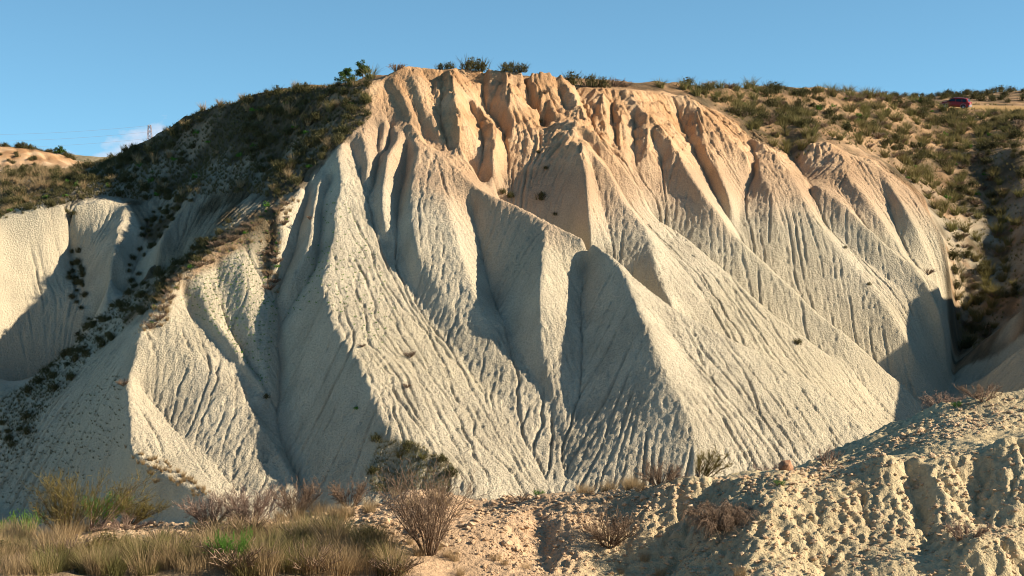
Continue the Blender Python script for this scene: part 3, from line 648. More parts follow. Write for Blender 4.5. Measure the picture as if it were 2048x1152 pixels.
variants('esparto_tuft', M_ESP, lambda: blades(rs, 110, 0.95, 0.9, 0.035, 0.85), 3)
variants('dry_grass_tuft', M_DRY, lambda: blades(rs, 90, 0.85, 0.7, 0.03, 0.6), 3)
def dark_fn():
    c = ball_points(rs, 26, 0.42, 0.5, 0.12); v = leaves(rs, c, 0.055, 12, 0.16)
    P = stems(rs, 26, 0.75, 0.5, 4); return join([v, tubes(P, np.full((26, 4), 0.012)*np.array([1.2, 1, .7, .3])), blades(rs, 40, 0.75, 0.8, 0.03, 0.7, 2, 0.6)])
variants('dark_shrub', M_DARK, dark_fn, 4)
def cush_fn():
    P = stems(rs, 46, 0.5, 0.55, 4, 0.05); Q = side_twigs(rs, P, 150, 0.22)
    return join([tubes(P, np.full((46, 4), 0.012)), tubes(Q, np.full((150, 3), 0.009))])
variants('dry_cushion_shrub', M_CUSH, cush_fn, 3)
variants('green_bush', M_GREEN, lambda: leaves(rs, ball_points(rs, 16, 0.30, 0.32, 0.08), 0.05, 14, 0.13), 3)
def place(key, name, p, s=1.0, label=None, cat='shrub', group=None, sz=None):
    o = bpy.data.objects.new(name, MESH[key][random.randrange(len(MESH[key]))])
    o.location = (p[0], p[1], p[2]-0.04*s); o.rotation_euler = (random.uniform(-.12, .12), random.uniform(-.12, .12), random.uniform(0, 6.28))
    o.scale = (s, s, s*(sz or random.uniform(0.85, 1.15)))
    link(o); tag(o, label, cat, group); return o
# which ground the camera's side of the valley looks at: used to find the places where plants stand
def project(x, y, z):
    fw = y*CP-z*SP; return 1024+x/fw*FPX, 576-(y*SP+z*CP)/fw*FPX, fw
pu, pv, pw = project(gX, gY, HZ)
W2, H2 = 1024, 576
iu = np.clip((pu/2).astype(int), -1, W2); iv = np.clip((pv/2).astype(int), -1, H2)
okp = (iu >= 0) & (iu < W2) & (iv >= 0) & (iv < H2)
zbuf = np.full(W2*H2, 1e9); np.minimum.at(zbuf, (iv[okp]*W2+iu[okp]), pw[okp]); zbuf = zbuf.reshape(H2, W2)
for _ in range(2):
    p = np.pad(zbuf, 1, mode='edge'); zbuf = np.minimum.reduce([zbuf, np.where(zbuf > 1e8, np.minimum(p[:-2, 1:-1], p[2:, 1:-1]), zbuf)])
vis = okp.copy(); vis[okp] = pw[okp] < zbuf[iv[okp], iu[okp]]+1.0
area = np.outer(np.gradient(ys), np.gradient(xs))
def scatter(poly, n, gap, seed, extra=None, top=None):
    r = np.random.default_rng(seed)
    m = (vis | ((pu > 2046) & (pu < 2500) & (gY < 235))) & inpoly(pu, pv, poly)
    if extra is not None: m &= extra
    idx = np.flatnonzero(m); w = area.ravel()[idx]; w = w/w.sum()
    pick = r.choice(idx, min(n*12, len(idx)), replace=False, p=w); out = []
    for k in pick:
        p = (gX.flat[k], gY.flat[k], HZ.flat[k])
        if all((p[0]-q[0])**2+(p[1]-q[1])**2 > gap*gap for q in out): out.append(p)
        if len(out) >= n: break
    return out
def spot(u, v):
    d = np.where(vis, (pu-u)**2+(pv-v)**2, 1e9); k = int(d.argmin()); return (gX.flat[k], gY.flat[k], HZ.flat[k])
random.seed(3)
def size_word(s, a=0.95, b=1.35): return 'small ' if s < a else 'large ' if s > b else 'mid sized '
def right_label(what, p, s):
    u, v, _ = project(*p)
    return size_word(s)+what+', '+('above the orange cliffs' if u < 1500 else 'above the pink bluff' if u < 1680 else 'left of the ravine' if u < 1830 else 'right of the ravine' if u < 1950 else 'by the right edge')+', '+('on the skyline' if v < 195 else 'under the skyline' if v < 240 else 'upper slope' if v < 320 else 'middle slope' if v < 450 else 'low in the ravine')
def left_label(what, p, s):
    u, v, _ = project(*p)
    return size_word(s)+what+' on the shaded flank, '+('near the pines' if u > 620 else 'right half' if u > 470 else 'left half' if u > 300 else 'left end')+', '+('on the skyline' if v < 160+max(0, 700-u)*0.1 else 'upper part' if v < 250 else 'lower part')
clump = field(7.0, 301, 3) > 0.5; open_g = field(7.0, 301, 3) < 0.62
P_RIGHT = [(1290,170),(1400,170),(1700,184),(1850,204),(1900,226),(2048,228),(2048,610),(1990,660),(1935,712),(1915,690),(1912,600),(1905,540),(1890,450),(1850,390),(1790,335),(1745,305),(1690,290),(1640,276),(1600,325),(1520,275),(1440,218),(1390,190)]
P_BEHIND = [(1700,180),(1870,202),(1960,204),(2048,206),(2048,165),(1900,180)]
P_LEFT = [(735,168),(600,176),(450,198),(370,238),(290,288),(190,326),(60,390),(0,430),(0,440),(90,418),(200,392),(260,398),(330,400),(480,385),(570,400),(640,325),(690,280),(742,236),(742,200)]
P_SPUR = [(560,405),(600,400),(560,470),(560,590),(530,580),(520,480),(470,500),(400,540),(350,600),(330,655),(270,670),(300,630),(345,560),(440,485)]
nottrack = trk < 0.3
for p in scatter(P_RIGHT, 285, 0.8, 1, nottrack & open_g):
    s_ = random.uniform(1.0, 1.8); place('esparto_tuft', 'esparto_tuft', p, s_, right_label('olive tan esparto tuft', p, s_), 'grass tuft', 'esparto tufts on the right scrub slope')
for p in scatter(P_RIGHT, 245, 0.7, 2, nottrack & clump):
    s_ = random.choice([random.uniform(0.6, 1.1), random.uniform(0.9, 1.9)]); place('dark_shrub', 'dark_shrub', p, s_, right_label('dark olive shrub', p, s_), 'shrub', 'dark shrubs on the right scrub slope')
for p in scatter(P_RIGHT, 110, 1.0, 3, nottrack):
    s_ = random.uniform(0.8, 1.5); place('dry_cushion_shrub', 'dry_cushion_shrub', p, s_, right_label('grey brown cushion shrub', p, s_), 'shrub', 'dry cushion shrubs on the right scrub slope')
for p in scatter(P_RIGHT, 45, 1.2, 4, nottrack):
    s_ = random.uniform(0.8, 1.5); place('green_bush', 'green_bush', p, s_, right_label('fresh green bush', p, s_), 'bush', 'green bushes on the right scrub slope')
for p in scatter(P_BEHIND, 60, 1.6, 5, nottrack): place('dark_shrub', 'hilltop_shrub', p, random.uniform(1.0, 2.0), 'dark olive shrub on the rise behind the parked car', 'shrub', 'shrubs behind the car track')
for p in scatter(P_LEFT, 260, 0.6, 6, clump):
    s_ = random.uniform(0.6, 1.35); place('dark_shrub', 'flank_shrub', p, s_, left_label('dark olive shrub', p, s_), 'shrub', 'dark shrubs on the shaded left flank')
for p in scatter(P_LEFT, 90, 0.8, 7):
    s_ = random.uniform(0.7, 1.3); place('dry_grass_tuft', 'dry_grass_tuft', p, s_, left_label('straw coloured tuft', p, s_), 'grass tuft', 'grass tufts on the shaded left flank')
for p in scatter(P_LEFT, 35, 1.0, 8): place('green_bush', 'green_bush', p, random.uniform(0.8, 1.3), 'fresh green bush on the shaded left flank of the hill', 'bush', 'green bushes on the shaded left flank')
for p in scatter(P_SPUR, 110, 0.45, 9): place('dry_grass_tuft', 'dry_grass_tuft', p, random.uniform(0.4, 0.75), 'straw coloured grass tuft along the crest of the long left spur', 'grass tuft', 'grass tufts along the left spur')
for p in scatter(P_SPUR, 40, 0.6, 10): place('dry_cushion_shrub', 'dry_cushion_shrub', p, random.uniform(0.6, 1.0), 'brown cushion shrub along the crest of the long left spur', 'shrub', 'cushion shrubs along the left spur')
for p in scatter(P_SPUR, 18, 0.8, 11): place('green_bush', 'green_bush', p, random.uniform(0.5, 0.9), 'small green bush along the crest of the long left spur', 'bush', 'green bushes along the left spur')
P_WIDE = P_RIGHT[:4]+[(2400,226),(2400,420),(2048,610)]+P_RIGHT[7:]
# low growth that nobody could count
def cover(name, label, pts, mat, h, n, w, seed, lean=0.7):
    r = np.random.default_rng(seed); V, F = blades(r, n*len(pts), h, 0.3, w, lean, 2)
    off = np.repeat(np.array(pts), n, 0)[:, None, :]; V = V.reshape(len(pts)*n, -1, 3)+off; V = V.reshape(-1, 3)
    o = link(bpy.data.objects.new(name, np_mesh(name, V, F, mat))); return tag(o, label, 'ground cover', kind='stuff')
cover('low_scrub', 'low olive scrub and grass covering the right slope', scatter(P_WIDE, 5200, 0.2, 21, nottrack), M_ESP, 0.42, 12, 0.04, 31)
cover('low_scrub', 'low dark scrub covering the shaded left flank', scatter(P_LEFT, 5200, 0.13, 22), M_DARK, 0.42, 12, 0.045, 32)
cover('low_grass', 'thin dry grass along the crest of the left spur', scatter(P_SPUR, 500, 0.15, 23), M_DRY, 0.28, 8, 0.02, 33)
P_GR = [(430,500),(560,440),(560,600),(530,780),(470,700),(360,600)]
P_GR2 = [(660,380),(700,420),(760,520),(790,620),(760,700),(650,600),(570,640),(600,560)]
cover('seedlings', 'tiny green seedlings dotted over the pale marl between the left gullies', scatter(P_GR, 330, 0.25, 24)+scatter(P_GR2, 170, 0.35, 25), M_GREEN, 0.16, 7, 0.05, 34, 1.0)
P_GL = [(500,410),(360,515),(170,650),(40,785),(0,830),(0,930),(90,830),(180,715),(300,620),(430,510)]
for q in scatter(P_GL, 90, 0.5, 27): place('dark_shrub', 'gully_shrub', q, random.uniform(0.5, 1.1), 'dark shrub in the shaded valley left of the long spur', 'shrub', 'shrubs in the left valley')
cover('low_scrub', 'dark low scrub in the shaded valley left of the long spur', scatter(P_GL, 900, 0.15, 28)+scatter([(0,800),(120,730),(60,900),(0,950)], 350, 0.2, 29), M_DARK, 0.3, 10, 0.035, 36)
for q in scatter([(128,425),(158,425),(162,520),(178,645),(150,645),(132,520)], 26, 0.4, 63)+scatter([(335,385),(390,395),(320,480),(285,560),(250,600),(252,540),(280,460)], 50, 0.5, 64): place('dark_shrub', 'ravine_shrub', q, random.uniform(0.4, 0.9), 'dark shrub in a narrow ravine of the pale bluffs on the left', 'shrub', 'shrubs in the left ravines')
# shrubs that stand out one by one: along the rim and alone on the bare slopes
RIM = [
 ('dark_shrub', 882, 139, 1.1, 'dark shrub on the rim left of the tall rim bush'), ('dark_shrub', 900, 138, 1.2, 'grey green shrub on the rim at the head of the pale rib'),
 ('dark_shrub', 938, 138, 1.9, 'tall dark bush on the hilltop rim, highest of the rim shrubs'), ('dark_shrub', 966, 138, 1.8, 'dark bush hanging over the rim above the orange hollow'),
 ('dark_shrub', 1012, 140, 1.3, 'small dark shrub on the rim left of a pair of shrubs'), ('dark_shrub', 1022, 140, 1.4, 'left one of a pair of dark shrubs on the rim'), ('dark_shrub', 1043, 141, 1.6, 'right one of a pair of dark shrubs on the rim'),
 ('dark_shrub', 1145, 168, 1.9, 'dark shrub in the notch of the rim right of the orange corner'), ('dark_shrub', 1182, 173, 1.8, 'broad dark shrub on the rim above the fluted orange cliff'), ('dark_shrub', 1205, 175, 1.7, 'dark shrub on the rim right of the broad one'), ('dry_cushion_shrub', 1228, 174, 1.6, 'grey shrub on the rim above the fluted cliff'), ('dry_cushion_shrub', 1252, 174, 1.3, 'thin greyish shrub at the right end of the rim shrubs'),
 ('dry_cushion_shrub', 790, 138, 1.5, 'brown shrub on the left shoulder of the hilltop mound'), ('esparto_tuft', 740, 160, 1.7, 'big grass tuft right of the small pines on the rim'), ('esparto_tuft', 705, 172, 1.6, 'wide grass tuft below the small pines'), ('esparto_tuft', 735, 205, 1.4, 'olive tuft at the upper end of the lit slope edge'), ('esparto_tuft', 716, 240, 1.5, 'rounded tuft where the shaded flank meets the lit slope'), ('esparto_tuft', 660, 222, 1.5, 'sunlit tuft on the shaded flank below the rim'), ('dry_grass_tuft', 575, 228, 1.9, 'pale straw tuft standing out on the shaded flank'),
 ('green_bush', 535, 415, 1.4, 'bright green bush at the head of the long left spur'), ('green_bush', 505, 452, 1.3, 'green bush lower down at the head of the left spur'), ('green_bush', 645, 290, 1.3, 'green bush at the tip of the big triangular spur'),
 ('dark_shrub', 1595, 689, 0.95, 'lone dark shrub on the bare right hand slope'), ('dry_cushion_shrub', 820, 714, 0.9, 'lone brown shrub on the middle bare slope'), ('dry_cushion_shrub', 300, 655, 1.5, 'reddish brown cushion on the shoulder of the left spur'), ('dry_cushion_shrub', 725, 695, 0.55, 'small brown tuft on the crest of the central spur'), ('dry_cushion_shrub', 812, 775, 0.7, 'elongated brown shrub beside the lower central spur'),
 ('dry_cushion_shrub', 248, 772, 1.0, 'red brown shrub on the sharp corner of the left spur'), ('dark_shrub', 531, 796, 0.7, 'dark shrub at the edge of the deep left gully'), ('dark_shrub', 1690, 497, 0.5, 'tiny dark shrub high on the right cone'), ('dark_shrub', 1738, 570, 0.55, 'small dark shrub on the right cone below the tiny one'), ('dark_shrub', 1082, 400, 1.2, 'dark stain like shrub low on the shaded brown face'), ('dark_shrub', 1092, 340, 0.6, 'small dark shrub in the middle of the shaded brown face'), ('dark_shrub', 1075, 306, 0.5, 'small shrub just under the saddle of the shaded brown face'), ('dark_shrub', 1110, 430, 0.6, 'small shrub near the foot of the shaded brown face'), ('dark_shrub', 1005, 388, 0.9, 'dark shrub in the gully behind the main ridge'), ('dark_shrub', 1022, 396, 0.9, 'dark shrub just right of the one in the gully behind the ridge'),
 ('dry_cushion_shrub', 620, 438, 0.8, 'brown shrub between the two dark gullies of the upper left'), ('dry_cushion_shrub', 1855, 548, 1.4, 'grey shrub at the foot of the right hand cone'), ('dark_shrub', 1140, 200, 0.7, 'dark shrub stuck to the orange cliff under the rim corner'), ('dark_shrub', 1068, 202, 0.8, 'flat dark shrub on the ledge of the orange cliff'), ('dry_cushion_shrub', 1092, 188, 1.0, 'grey shrub on the sloping top of the orange block'), ('dark_shrub', 1080, 246, 0.8, 'olive shrub on the saddle beside the pale dome'),
 ('dark_shrub', 752, 885, 1.1, 'dark shrub at the left tip of the grassy patch at the hill foot'), ('dark_shrub', 815, 900, 1.2, 'dark shrub at the upper edge of the grassy patch at the hill foot'), ('dark_shrub', 885, 922, 1.0, 'round dark shrub at the right edge of the grassy patch'), ('dark_shrub', 902, 950, 1.1, 'round brown shrub at the lower right of the grassy patch'), ('dark_shrub', 745, 945, 1.1, 'dark shrub at the lower left of the grassy patch'), ('esparto_tuft', 800, 915, 0.9, 'olive tuft in the middle of the grassy patch at the hill foot'), ('esparto_tuft', 845, 918, 0.8, 'smaller olive tuft right of the middle of the grassy patch'), ('green_bush', 715, 818, 0.8, 'dark green bush on the shaded face of the central spur'),
]
for key, u, v, s, lab in RIM:
    place(key, key, spot(u, v), s*(0.85 if v > 860 else 1.0 if v < 180 else 0.85), lab, 'grass tuft' if 'tuft' in key else 'bush' if 'green' in key else 'shrub', 'single shrubs of the hill')
cover('seedlings', 'dark specks of low growth on the shaded face of the left spur', scatter([(0,960),(60,860),(240,740),(252,880),(150,1010),(0,1010)], 320, 0.2, 37), M_DARK, 0.2, 8, 0.04, 38, 1.0)
P_PATCH = [(760,880),(830,885),(905,930),(900,985),(740,985),(740,930)]
cover('low_scrub', 'low brown and green growth of the patch at the hill foot', scatter(P_PATCH, 520, 0.1, 26), M_ESP, 0.28, 9, 0.02, 35)
cover('low_scrub', 'dark low growth of the patch at the hill foot', scatter(P_PATCH, 220, 0.1, 39), M_DARK, 0.3, 9, 0.025, 40)
for q in scatter([(250,895),(330,925),(425,985),(400,1000),(300,962)], 44, 0.2, 43): place('dry_grass_tuft', 'spur_foot_tuft', q, random.uniform(0.3, 0.6), 'straw tuft along the foot of the bright corner facet of the left spur', 'grass tuft', 'tufts at the spur foot')
print('plants', round(time.time()-T0, 1))
# ---------------------------------------------------------------- foreground plants and rubble
qu, qv, qw = project(kX, kY, NZ)
iu2 = np.clip((qu/2).astype(int), -1, W2); iv2 = np.clip((qv/2).astype(int), -1, H2)
ok2 = (iu2 >= 0) & (iu2 < W2) & (iv2 >= 0) & (iv2 < H2) & (qw > 5)
zb2 = np.full(W2*H2, 1e9); np.minimum.at(zb2, iv2[ok2]*W2+iu2[ok2], qw[ok2]); zb2 = zb2.reshape(H2, W2)
vis2 = ok2.copy(); vis2[ok2] = qw[ok2] < zb2[iv2[ok2], iu2[ok2]]+0.6
near_ok = (kY > 17) & (kY < 33)
def nscatter(poly, n, gap, seed, hidden=False):
    r = np.random.default_rng(seed); m = inpoly(qu, qv, poly) & near_ok & (ok2 if hidden else vis2)
    idx = np.flatnonzero(m)
    if len(idx) == 0: return []
    ar = np.outer(np.gradient(nys), np.gradient(nxs)).ravel()[idx]
    pick = r.choice(idx, min(n*6, len(idx)), replace=False, p=ar/ar.sum()); out = []; seen = {}
    for k in pick:
        x, y = kX.flat[k], kY.flat[k]; c = (int(x/gap), int(y/gap))
        if c in seen: continue
        seen[c] = 1; out.append((x, y, NZ.flat[k]))
        if len(out) >= n: break
    return out
def nspot(u, v):
    d = np.where(vis2 & near_ok, (qu-u)**2+(qv-v)**2, 1e9); k = int(d.argmin()); return (kX.flat[k], kY.flat[k], NZ.flat[k])
variants('straw_tuft', M_DRY, lambda: blades(rs, 170, 0.55, 0.5, 0.008, 0.55, 4, 0.35), 4)
variants('olive_tuft', M_ESP, lambda: blades(rs, 190, 0.5, 0.5, 0.008, 0.7, 4, 0.35), 3)
def fennel_fn():
    P = stems(rs, 26, 0.42, 0.28, 4, 0.03); Q = side_twigs(rs, P, 420, 0.16, 3); R = side_twigs(rs, Q, 900, 0.06, 3)
    return join([tubes(P, np.full((26, 4), 0.004)), tubes(Q, np.full((420, 3), 0.0025)), tubes(R, np.full((900, 3), 0.002))])
variants('fennel', M_GREEN, fennel_fn, 3)
def fshrub(name, u, v, h, spread, nst, ntw, mats, label, lean=(0, 0), tw=0.35, seed=0, cat='shrub', droop=0.0, rise=0.6, fine=0.0032):
    """a foreground shrub: branches and twigs as two parts"""
    r = np.random.default_rng(seed+100); p = nspot(u, v)
    e = link(bpy.data.objects.new(name, None)); e.location = (p[0], p[1], p[2]-0.03); tag(e, label, cat)
    P = stems(r, nst, h, spread, 6, 0.045); t = np.linspace(0, 1, 6)
    P[..., 0] += lean[0]*h*t**1.3; P[..., 1] += lean[1]*h*t**1.3
    rad = np.outer(0.006+0.010*r.random(nst), np.array([1.3, 1.0, .8, .6, .4, .2]))
    link(bpy.data.objects.new('branches', np_mesh('branches', *tubes(P, rad), mats[0])), e)
    Q = side_twigs(r, P, ntw, tw*h, 4, droop, rise); R = side_twigs(r, Q, int(ntw*1.2), tw*h*0.4, 3, droop, rise)
    link(bpy.data.objects.new('twigs', np_mesh('twigs', *join([tubes(Q, np.full((ntw, 4), fine*1.3)*np.array([1, .9, .7, .4])), tubes(R, np.full((len(R), 3), fine))]), mats[1])), e)
    return e
fshrub('broom_shrub', 130, 1062, 1.1, 0.5, 30, 560, (M_BARK, M_BROOM), 'tall olive broom at the far left with the largest twig mass', seed=1)
fshrub('broom_shrub', 190, 1060, 1.05, 0.35, 12, 260, (M_PALE, M_BROOM), 'broom with bare pale branches sweeping to the right', (0.65, 0), seed=2)
fshrub('broom_shrub', 262, 1042, 0.48, 0.42, 24, 500, (M_BARK, M_BROOM), 'low broom right of the green fennel on the far left', (0.5, 0), seed=3)
fshrub('broom_shrub', 858, 1108, 1.3, 0.8, 26, 620, (M_BARK, M_CUSH), 'large open dark brown broom in the middle of the foreground', (0.0, 0), seed=4)
fshrub('dry_bush', 915, 1075, 0.75, 0.35, 14, 330, (M_BARK, M_CUSH), 'thin brown bush leaning right beside the large open broom', (0.25, 0), seed=5)
fshrub('broom_shrub', 1398, 962, 0.55, 0.25, 12, 330, (M_BARK, M_BROOM), 'small wind bent broom standing on the bank crest', (0.35, 0), seed=6)
fshrub('dry_bush', 1320, 968, 0.38, 0.55, 26, 480, (M_BARK, M_CUSH), 'low brown bush on the crest left of the small broom', seed=7)
fshrub('dead_bush', 1495, 1022, 0.62, 0.7, 50, 1700, (M_CUSH, M_PALE), 'big grey dead bush hanging over the lip of the bank', (0.0, -0.55), 0.4, seed=8, droop=0.9, rise=0.3)
fshrub('dead_bush', 1440, 1052, 0.5, 0.55, 40, 1100, (M_BARK, M_CUSH), 'dark lower half of the hanging dead bush mass', (-0.1, -0.5), 0.4, seed=9, droop=0.9, rise=0.3)
fshrub('dead_bush', 1370, 985, 0.3, 0.5, 24, 520, (M_BARK, M_CUSH), 'low grey bush left of the hanging dead bush', seed=10)
fshrub('dry_bush', 1215, 1092, 0.55, 0.5, 26, 620, (M_BARK, M_CUSH), 'brown dry bush alone on the clod slope below the crest', seed=11)
fshrub('dry_bush', 1530, 962, 0.3, 0.4, 20, 480, (M_CUSH, M_PALE), 'pale dry bush behind the hanging dead bush', seed=12)
fshrub('dry_bush', 1655, 928, 0.32, 0.22, 14, 240, (M_PALE, M_PALE), 'thin pale twigs on the crest right of the reddish boulder', seed=13)
fshrub('dry_bush', 1885, 822, 0.5, 0.5, 26, 560, (M_PALE, M_PALE), 'greyish arching bush on the skyline of the right bank', seed=14, droop=0.7)
fshrub('dry_bush', 1965, 800, 0.35, 0.6, 24, 420, (M_PALE, M_CUSH), 'low dry growth on the skyline at the right end of the bank', seed=15)
fshrub('dry_bush', 1930, 1082, 0.32, 0.28, 14, 260, (M_PALE, M_PALE), 'pale twigs on the little mound at the lower right', seed=16)
fshrub('dry_bush', 500, 1050, 0.68, 0.6, 34, 700, (M_PALE, M_PALE), 'pale pinkish dry bush on the crest above the left turf', seed=17)
fshrub('dry_bush', 420, 1052, 0.58, 0.5, 28, 560, (M_PALE, M_PALE), 'lower pale dry bush left of the pinkish one', seed=18)
fshrub('dry_bush', 590, 1036, 0.7, 0.45, 26, 500, (M_PALE, M_CUSH), 'dry grey bush at the foot of the deep left gully', seed=19)
fshrub('dry_bush', 700, 1012, 0.5, 0.4, 22, 400, (M_CUSH, M_CUSH), 'brown dry bush on the crest left of the pale stone', seed=20)
fshrub('dry_bush', 250, 1062, 0.3, 0.55, 30, 700, (M_PALE, M_PALE), 'pale tangle of dry twigs under the low broom', seed=21)
fshrub('dry_bush', 1040, 1002, 0.16, 0.3, 18, 260, (M_BARK, M_CUSH), 'tiny dark bush on the crest beside a green sprig', seed=22)
fshrub('dry_bush', 170, 1130, 0.42, 0.5, 26, 560, (M_BARK, M_BROOM), 'olive twiggy bush at the bottom edge on the left', seed=23)
fshrub('dry_bush', 1580, 950, 0.16, 0.3, 18, 260, (M_PALE, M_PALE), 'low dry twigs in front of the reddish boulder', seed=24)
for u, v, s, lab in [(205, 1040, 1.0, 'green fennel clump between the brooms on the far left'), (28, 1100, 1.3, 'green fennel clump at the far left edge'), (395, 1095, 0.9, 'green fennel clump on the turf above a straw patch'), (640, 1100, 0.9, 'green fennel clump at the right end of the turf'), (462, 1125, 0.8, 'brightest green fennel clump near the bottom edge'), (200, 1140, 1.1, 'green fennel clump in the straw at the lower left'), (1078, 996, 0.35, 'small green sprig on the crest in the middle'), (1560, 972, 0.3, 'yellow green sprig behind the hanging dead bush'), (1912, 815, 0.35, 'small green sprig on the right skyline of the bank')]:
    place('fennel', 'fennel_clump', nspot(u, v), s*(1.35 if s > 0.5 else 1), lab, 'plant')
def turf_label(what, p):
    u, v, _ = project(*p)
    return what+' on the near turf, '+('left edge' if u < 130 else 'below the brooms' if u < 300 else 'left of the middle' if u < 460 else 'right of the middle' if u < 620 else 'right end')+', '+('far side' if v < 1085 else 'middle row' if v < 1120 else 'front row')
P_TURF = [(-30,1100),(120,1110),(330,1085),(480,1075),(640,1062),(760,1085),(800,1130),(780,1175),(-30,1175)]
P_CREST = [(-20,1068),(60,1075),(200,1062),(130,1100),(-20,1110)]
P_CR2 = [(380,1040),(560,1030),(700,1000),(860,985),(900,1010),(700,1040),(560,1060),(400,1070)]
for p in nscatter(P_TURF, 110, 0.16, 41): place('straw_tuft', 'straw_tuft', p, random.uniform(0.7, 1.2), turf_label('straw coloured grass tuft', p), 'grass tuft', 'straw tufts on the near turf')
for p in nscatter(P_TURF, 120, 0.18, 42): place('olive_tuft', 'olive_tuft', p, random.uniform(0.7, 1.25), turf_label('olive green grass tuft', p), 'grass tuft', 'olive tufts on the near turf')
for p in nscatter(P_CREST, 20, 0.2, 43): place('straw_tuft', 'straw_tuft', p, random.uniform(0.7, 1.1), 'straw grass tuft at the left end of the bank crest', 'grass tuft', 'straw tufts on the left crest')
for p in nscatter(P_CR2, 34, 0.2, 44): place('straw_tuft', 'straw_tuft', p, random.uniform(0.4, 0.7), 'thin straw tuft along the rubble crest left of centre', 'grass tuft', 'straw tufts on the rubble crest')
for p in nscatter([(790,1080),(960,1100),(1000,1165),(790,1165)], 16, 0.2, 49): place('straw_tuft', 'straw_tuft', p, random.uniform(0.3, 0.6), 'thin straw tuft under the large open broom', 'grass tuft', 'straw tufts under the broom')
for u0, u1, v0, lab in [(1130, 1290, 982, 'thin straw tuft on the crest in front of the central gully')]:
    for k in range(16): place('straw_tuft', 'straw_tuft', nspot(random.uniform(u0, u1), v0-random.uniform(0, 6)), random.uniform(0.35, 0.6), lab, 'grass tuft', 'straw tufts on the middle crest')
for u, v in [(1010,1130),(990,1120),(1240,1145),(1320,1150),(1290,1120),(1480,1150),(1050,1140)]:
    place('straw_tuft', 'straw_tuft', nspot(u, v), random.uniform(0.3, 0.5), 'thin straw tuft on the lower clod slope', 'grass tuft', 'straw tufts on the clod slope')
pts = [p for p in nscatter(P_TURF, 4200, 0.05, 45) if math.sin(p[0]*2.1+1.3*math.sin(p[1]*1.7))+math.sin(p[1]*2.6+p[0]) > -0.1]
for p in nscatter(P_TURF, 26, 0.45, 47): place('dry_cushion_shrub', 'turf_cushion', p, random.uniform(0.5, 0.9), turf_label('grey brown twiggy cushion', p), 'shrub', 'cushions on the near turf')
for p in nscatter(P_TURF, 16, 0.6, 48): place('dark_shrub', 'turf_shrub', p, random.uniform(0.35, 0.6), turf_label('low dark green growth', p), 'shrub', 'dark growth on the near turf')
cover('dry_grass', 'dry grass stalks of the turf at the lower left', pts, M_DRY, 0.36, 9, 0.006, 46, 0.5)
# rubble: small clods along the crest as one mass, the larger stones singly
def rock_mesh(r, n_sub=1, rough=0.25):
    bm = bmesh.new(); bmesh.ops.create_icosphere(bm, subdivisions=n_sub, radius=1.0)
    for v in bm.verts: v.co *= 1+r.uniform(-rough, rough)
    sc = (r.uniform(.8, 1.3), r.uniform(.7, 1.1), r.uniform(.5, .85))
    for v in bm.verts: v.co = Vector((v.co.x*sc[0], v.co.y*sc[1], v.co.z*sc[2]))
    bmesh.ops.triangulate(bm, faces=bm.faces); V = np.array([v.co[:] for v in bm.verts]); F = np.array([[v.index for v in f.verts] for f in bm.faces]); bm.free(); return V, F
rr = random.Random(9)
P_RUB = [(60,1095),(240,1040),(420,1048),(560,1045),(700,1005),(880,985),(1010,990),(1130,995),(1290,970),(1470,955),(1560,940),(1690,925),(1690,960),(1560,975),(1400,1010),(1300,1040),(1150,1090),(1000,1120),(850,1100),(700,1070),(560,1085),(420,1100),(250,1100)]
P_RUB2 = [(1690,925),(1760,880),(1900,815),(2048,782),(2048,850),(1900,880),(1750,918)]
lib = [rock_mesh(rr, 1) for _ in range(6)]
def rubble(name, pts, smin, smax, label):
    V, F, o = [], [], 0
    for (x, y, z) in pts:
        v, f = lib[rr.randrange(6)]; s = smin+(smax-smin)*rr.random()**3; a = rr.uniform(0, 6.28); c, n = math.cos(a), math.sin(a)
        w = v*s; w = np.stack([w[:, 0]*c-w[:, 1]*n, w[:, 0]*n+w[:, 1]*c, w[:, 2]], -1)+np.array([x, y, z+s*0.25])
        V.append(w); F.append(f+o); o += len(v)
    ob = link(bpy.data.objects.new(name, np_mesh(name, np.vstack(V), np.vstack(F), MAT_STONE, False))); tag(ob, label, 'rubble', kind='stuff')
m, nt, b = new_mat('rubble_stone')
oi = N(nt, 'ShaderNodeNewGeometry'); nn = noise(nt, oi.outputs['Position'], 3.0, 3); f2 = noise(nt, oi.outputs['Position'], 25.0, 2)
nt.links.new(ramp(nt, nn, [(0.3, (0.40, 0.27, 0.165)), (0.55, (0.52, 0.375, 0.24)), (0.75, (0.58, 0.46, 0.32))]), b.inputs['Base Color']); bump(nt, b, f2, 0.02)
MAT_STONE = m
rubble('rubble', nscatter(P_RUB, 5200, 0.03, 51), 0.012, 0.065, 'crumbled warm clods along the crest of the near bank')
rubble('rubble', nscatter(P_RUB2, 900, 0.04, 52), 0.012, 0.06, 'crumbled pale clods on the right mound of the near bank')
P_FACE = [(1000,1000),(1290,975),(1560,945),(1760,920),(2048,885),(2060,1170),(960,1170)]
rubble('rubble', nscatter(P_FACE, 7000, 0.03, 53), 0.010, 0.05, 'small crumbs and clods strewn over the face of the near bank', )
m, nt, b = new_mat('red_boulder')
gg = N(nt, 'ShaderNodeNewGeometry'); nn = noise(nt, gg.outputs['Position'], 6.0, 4)
nt.links.new(ramp(nt, nn, [(0.3, (0.22, 0.11, 0.065)), (0.7, (0.42, 0.25, 0.15))]), b.inputs['Base Color']); bump(nt, b, nn, 0.05)
MAT_RED = m
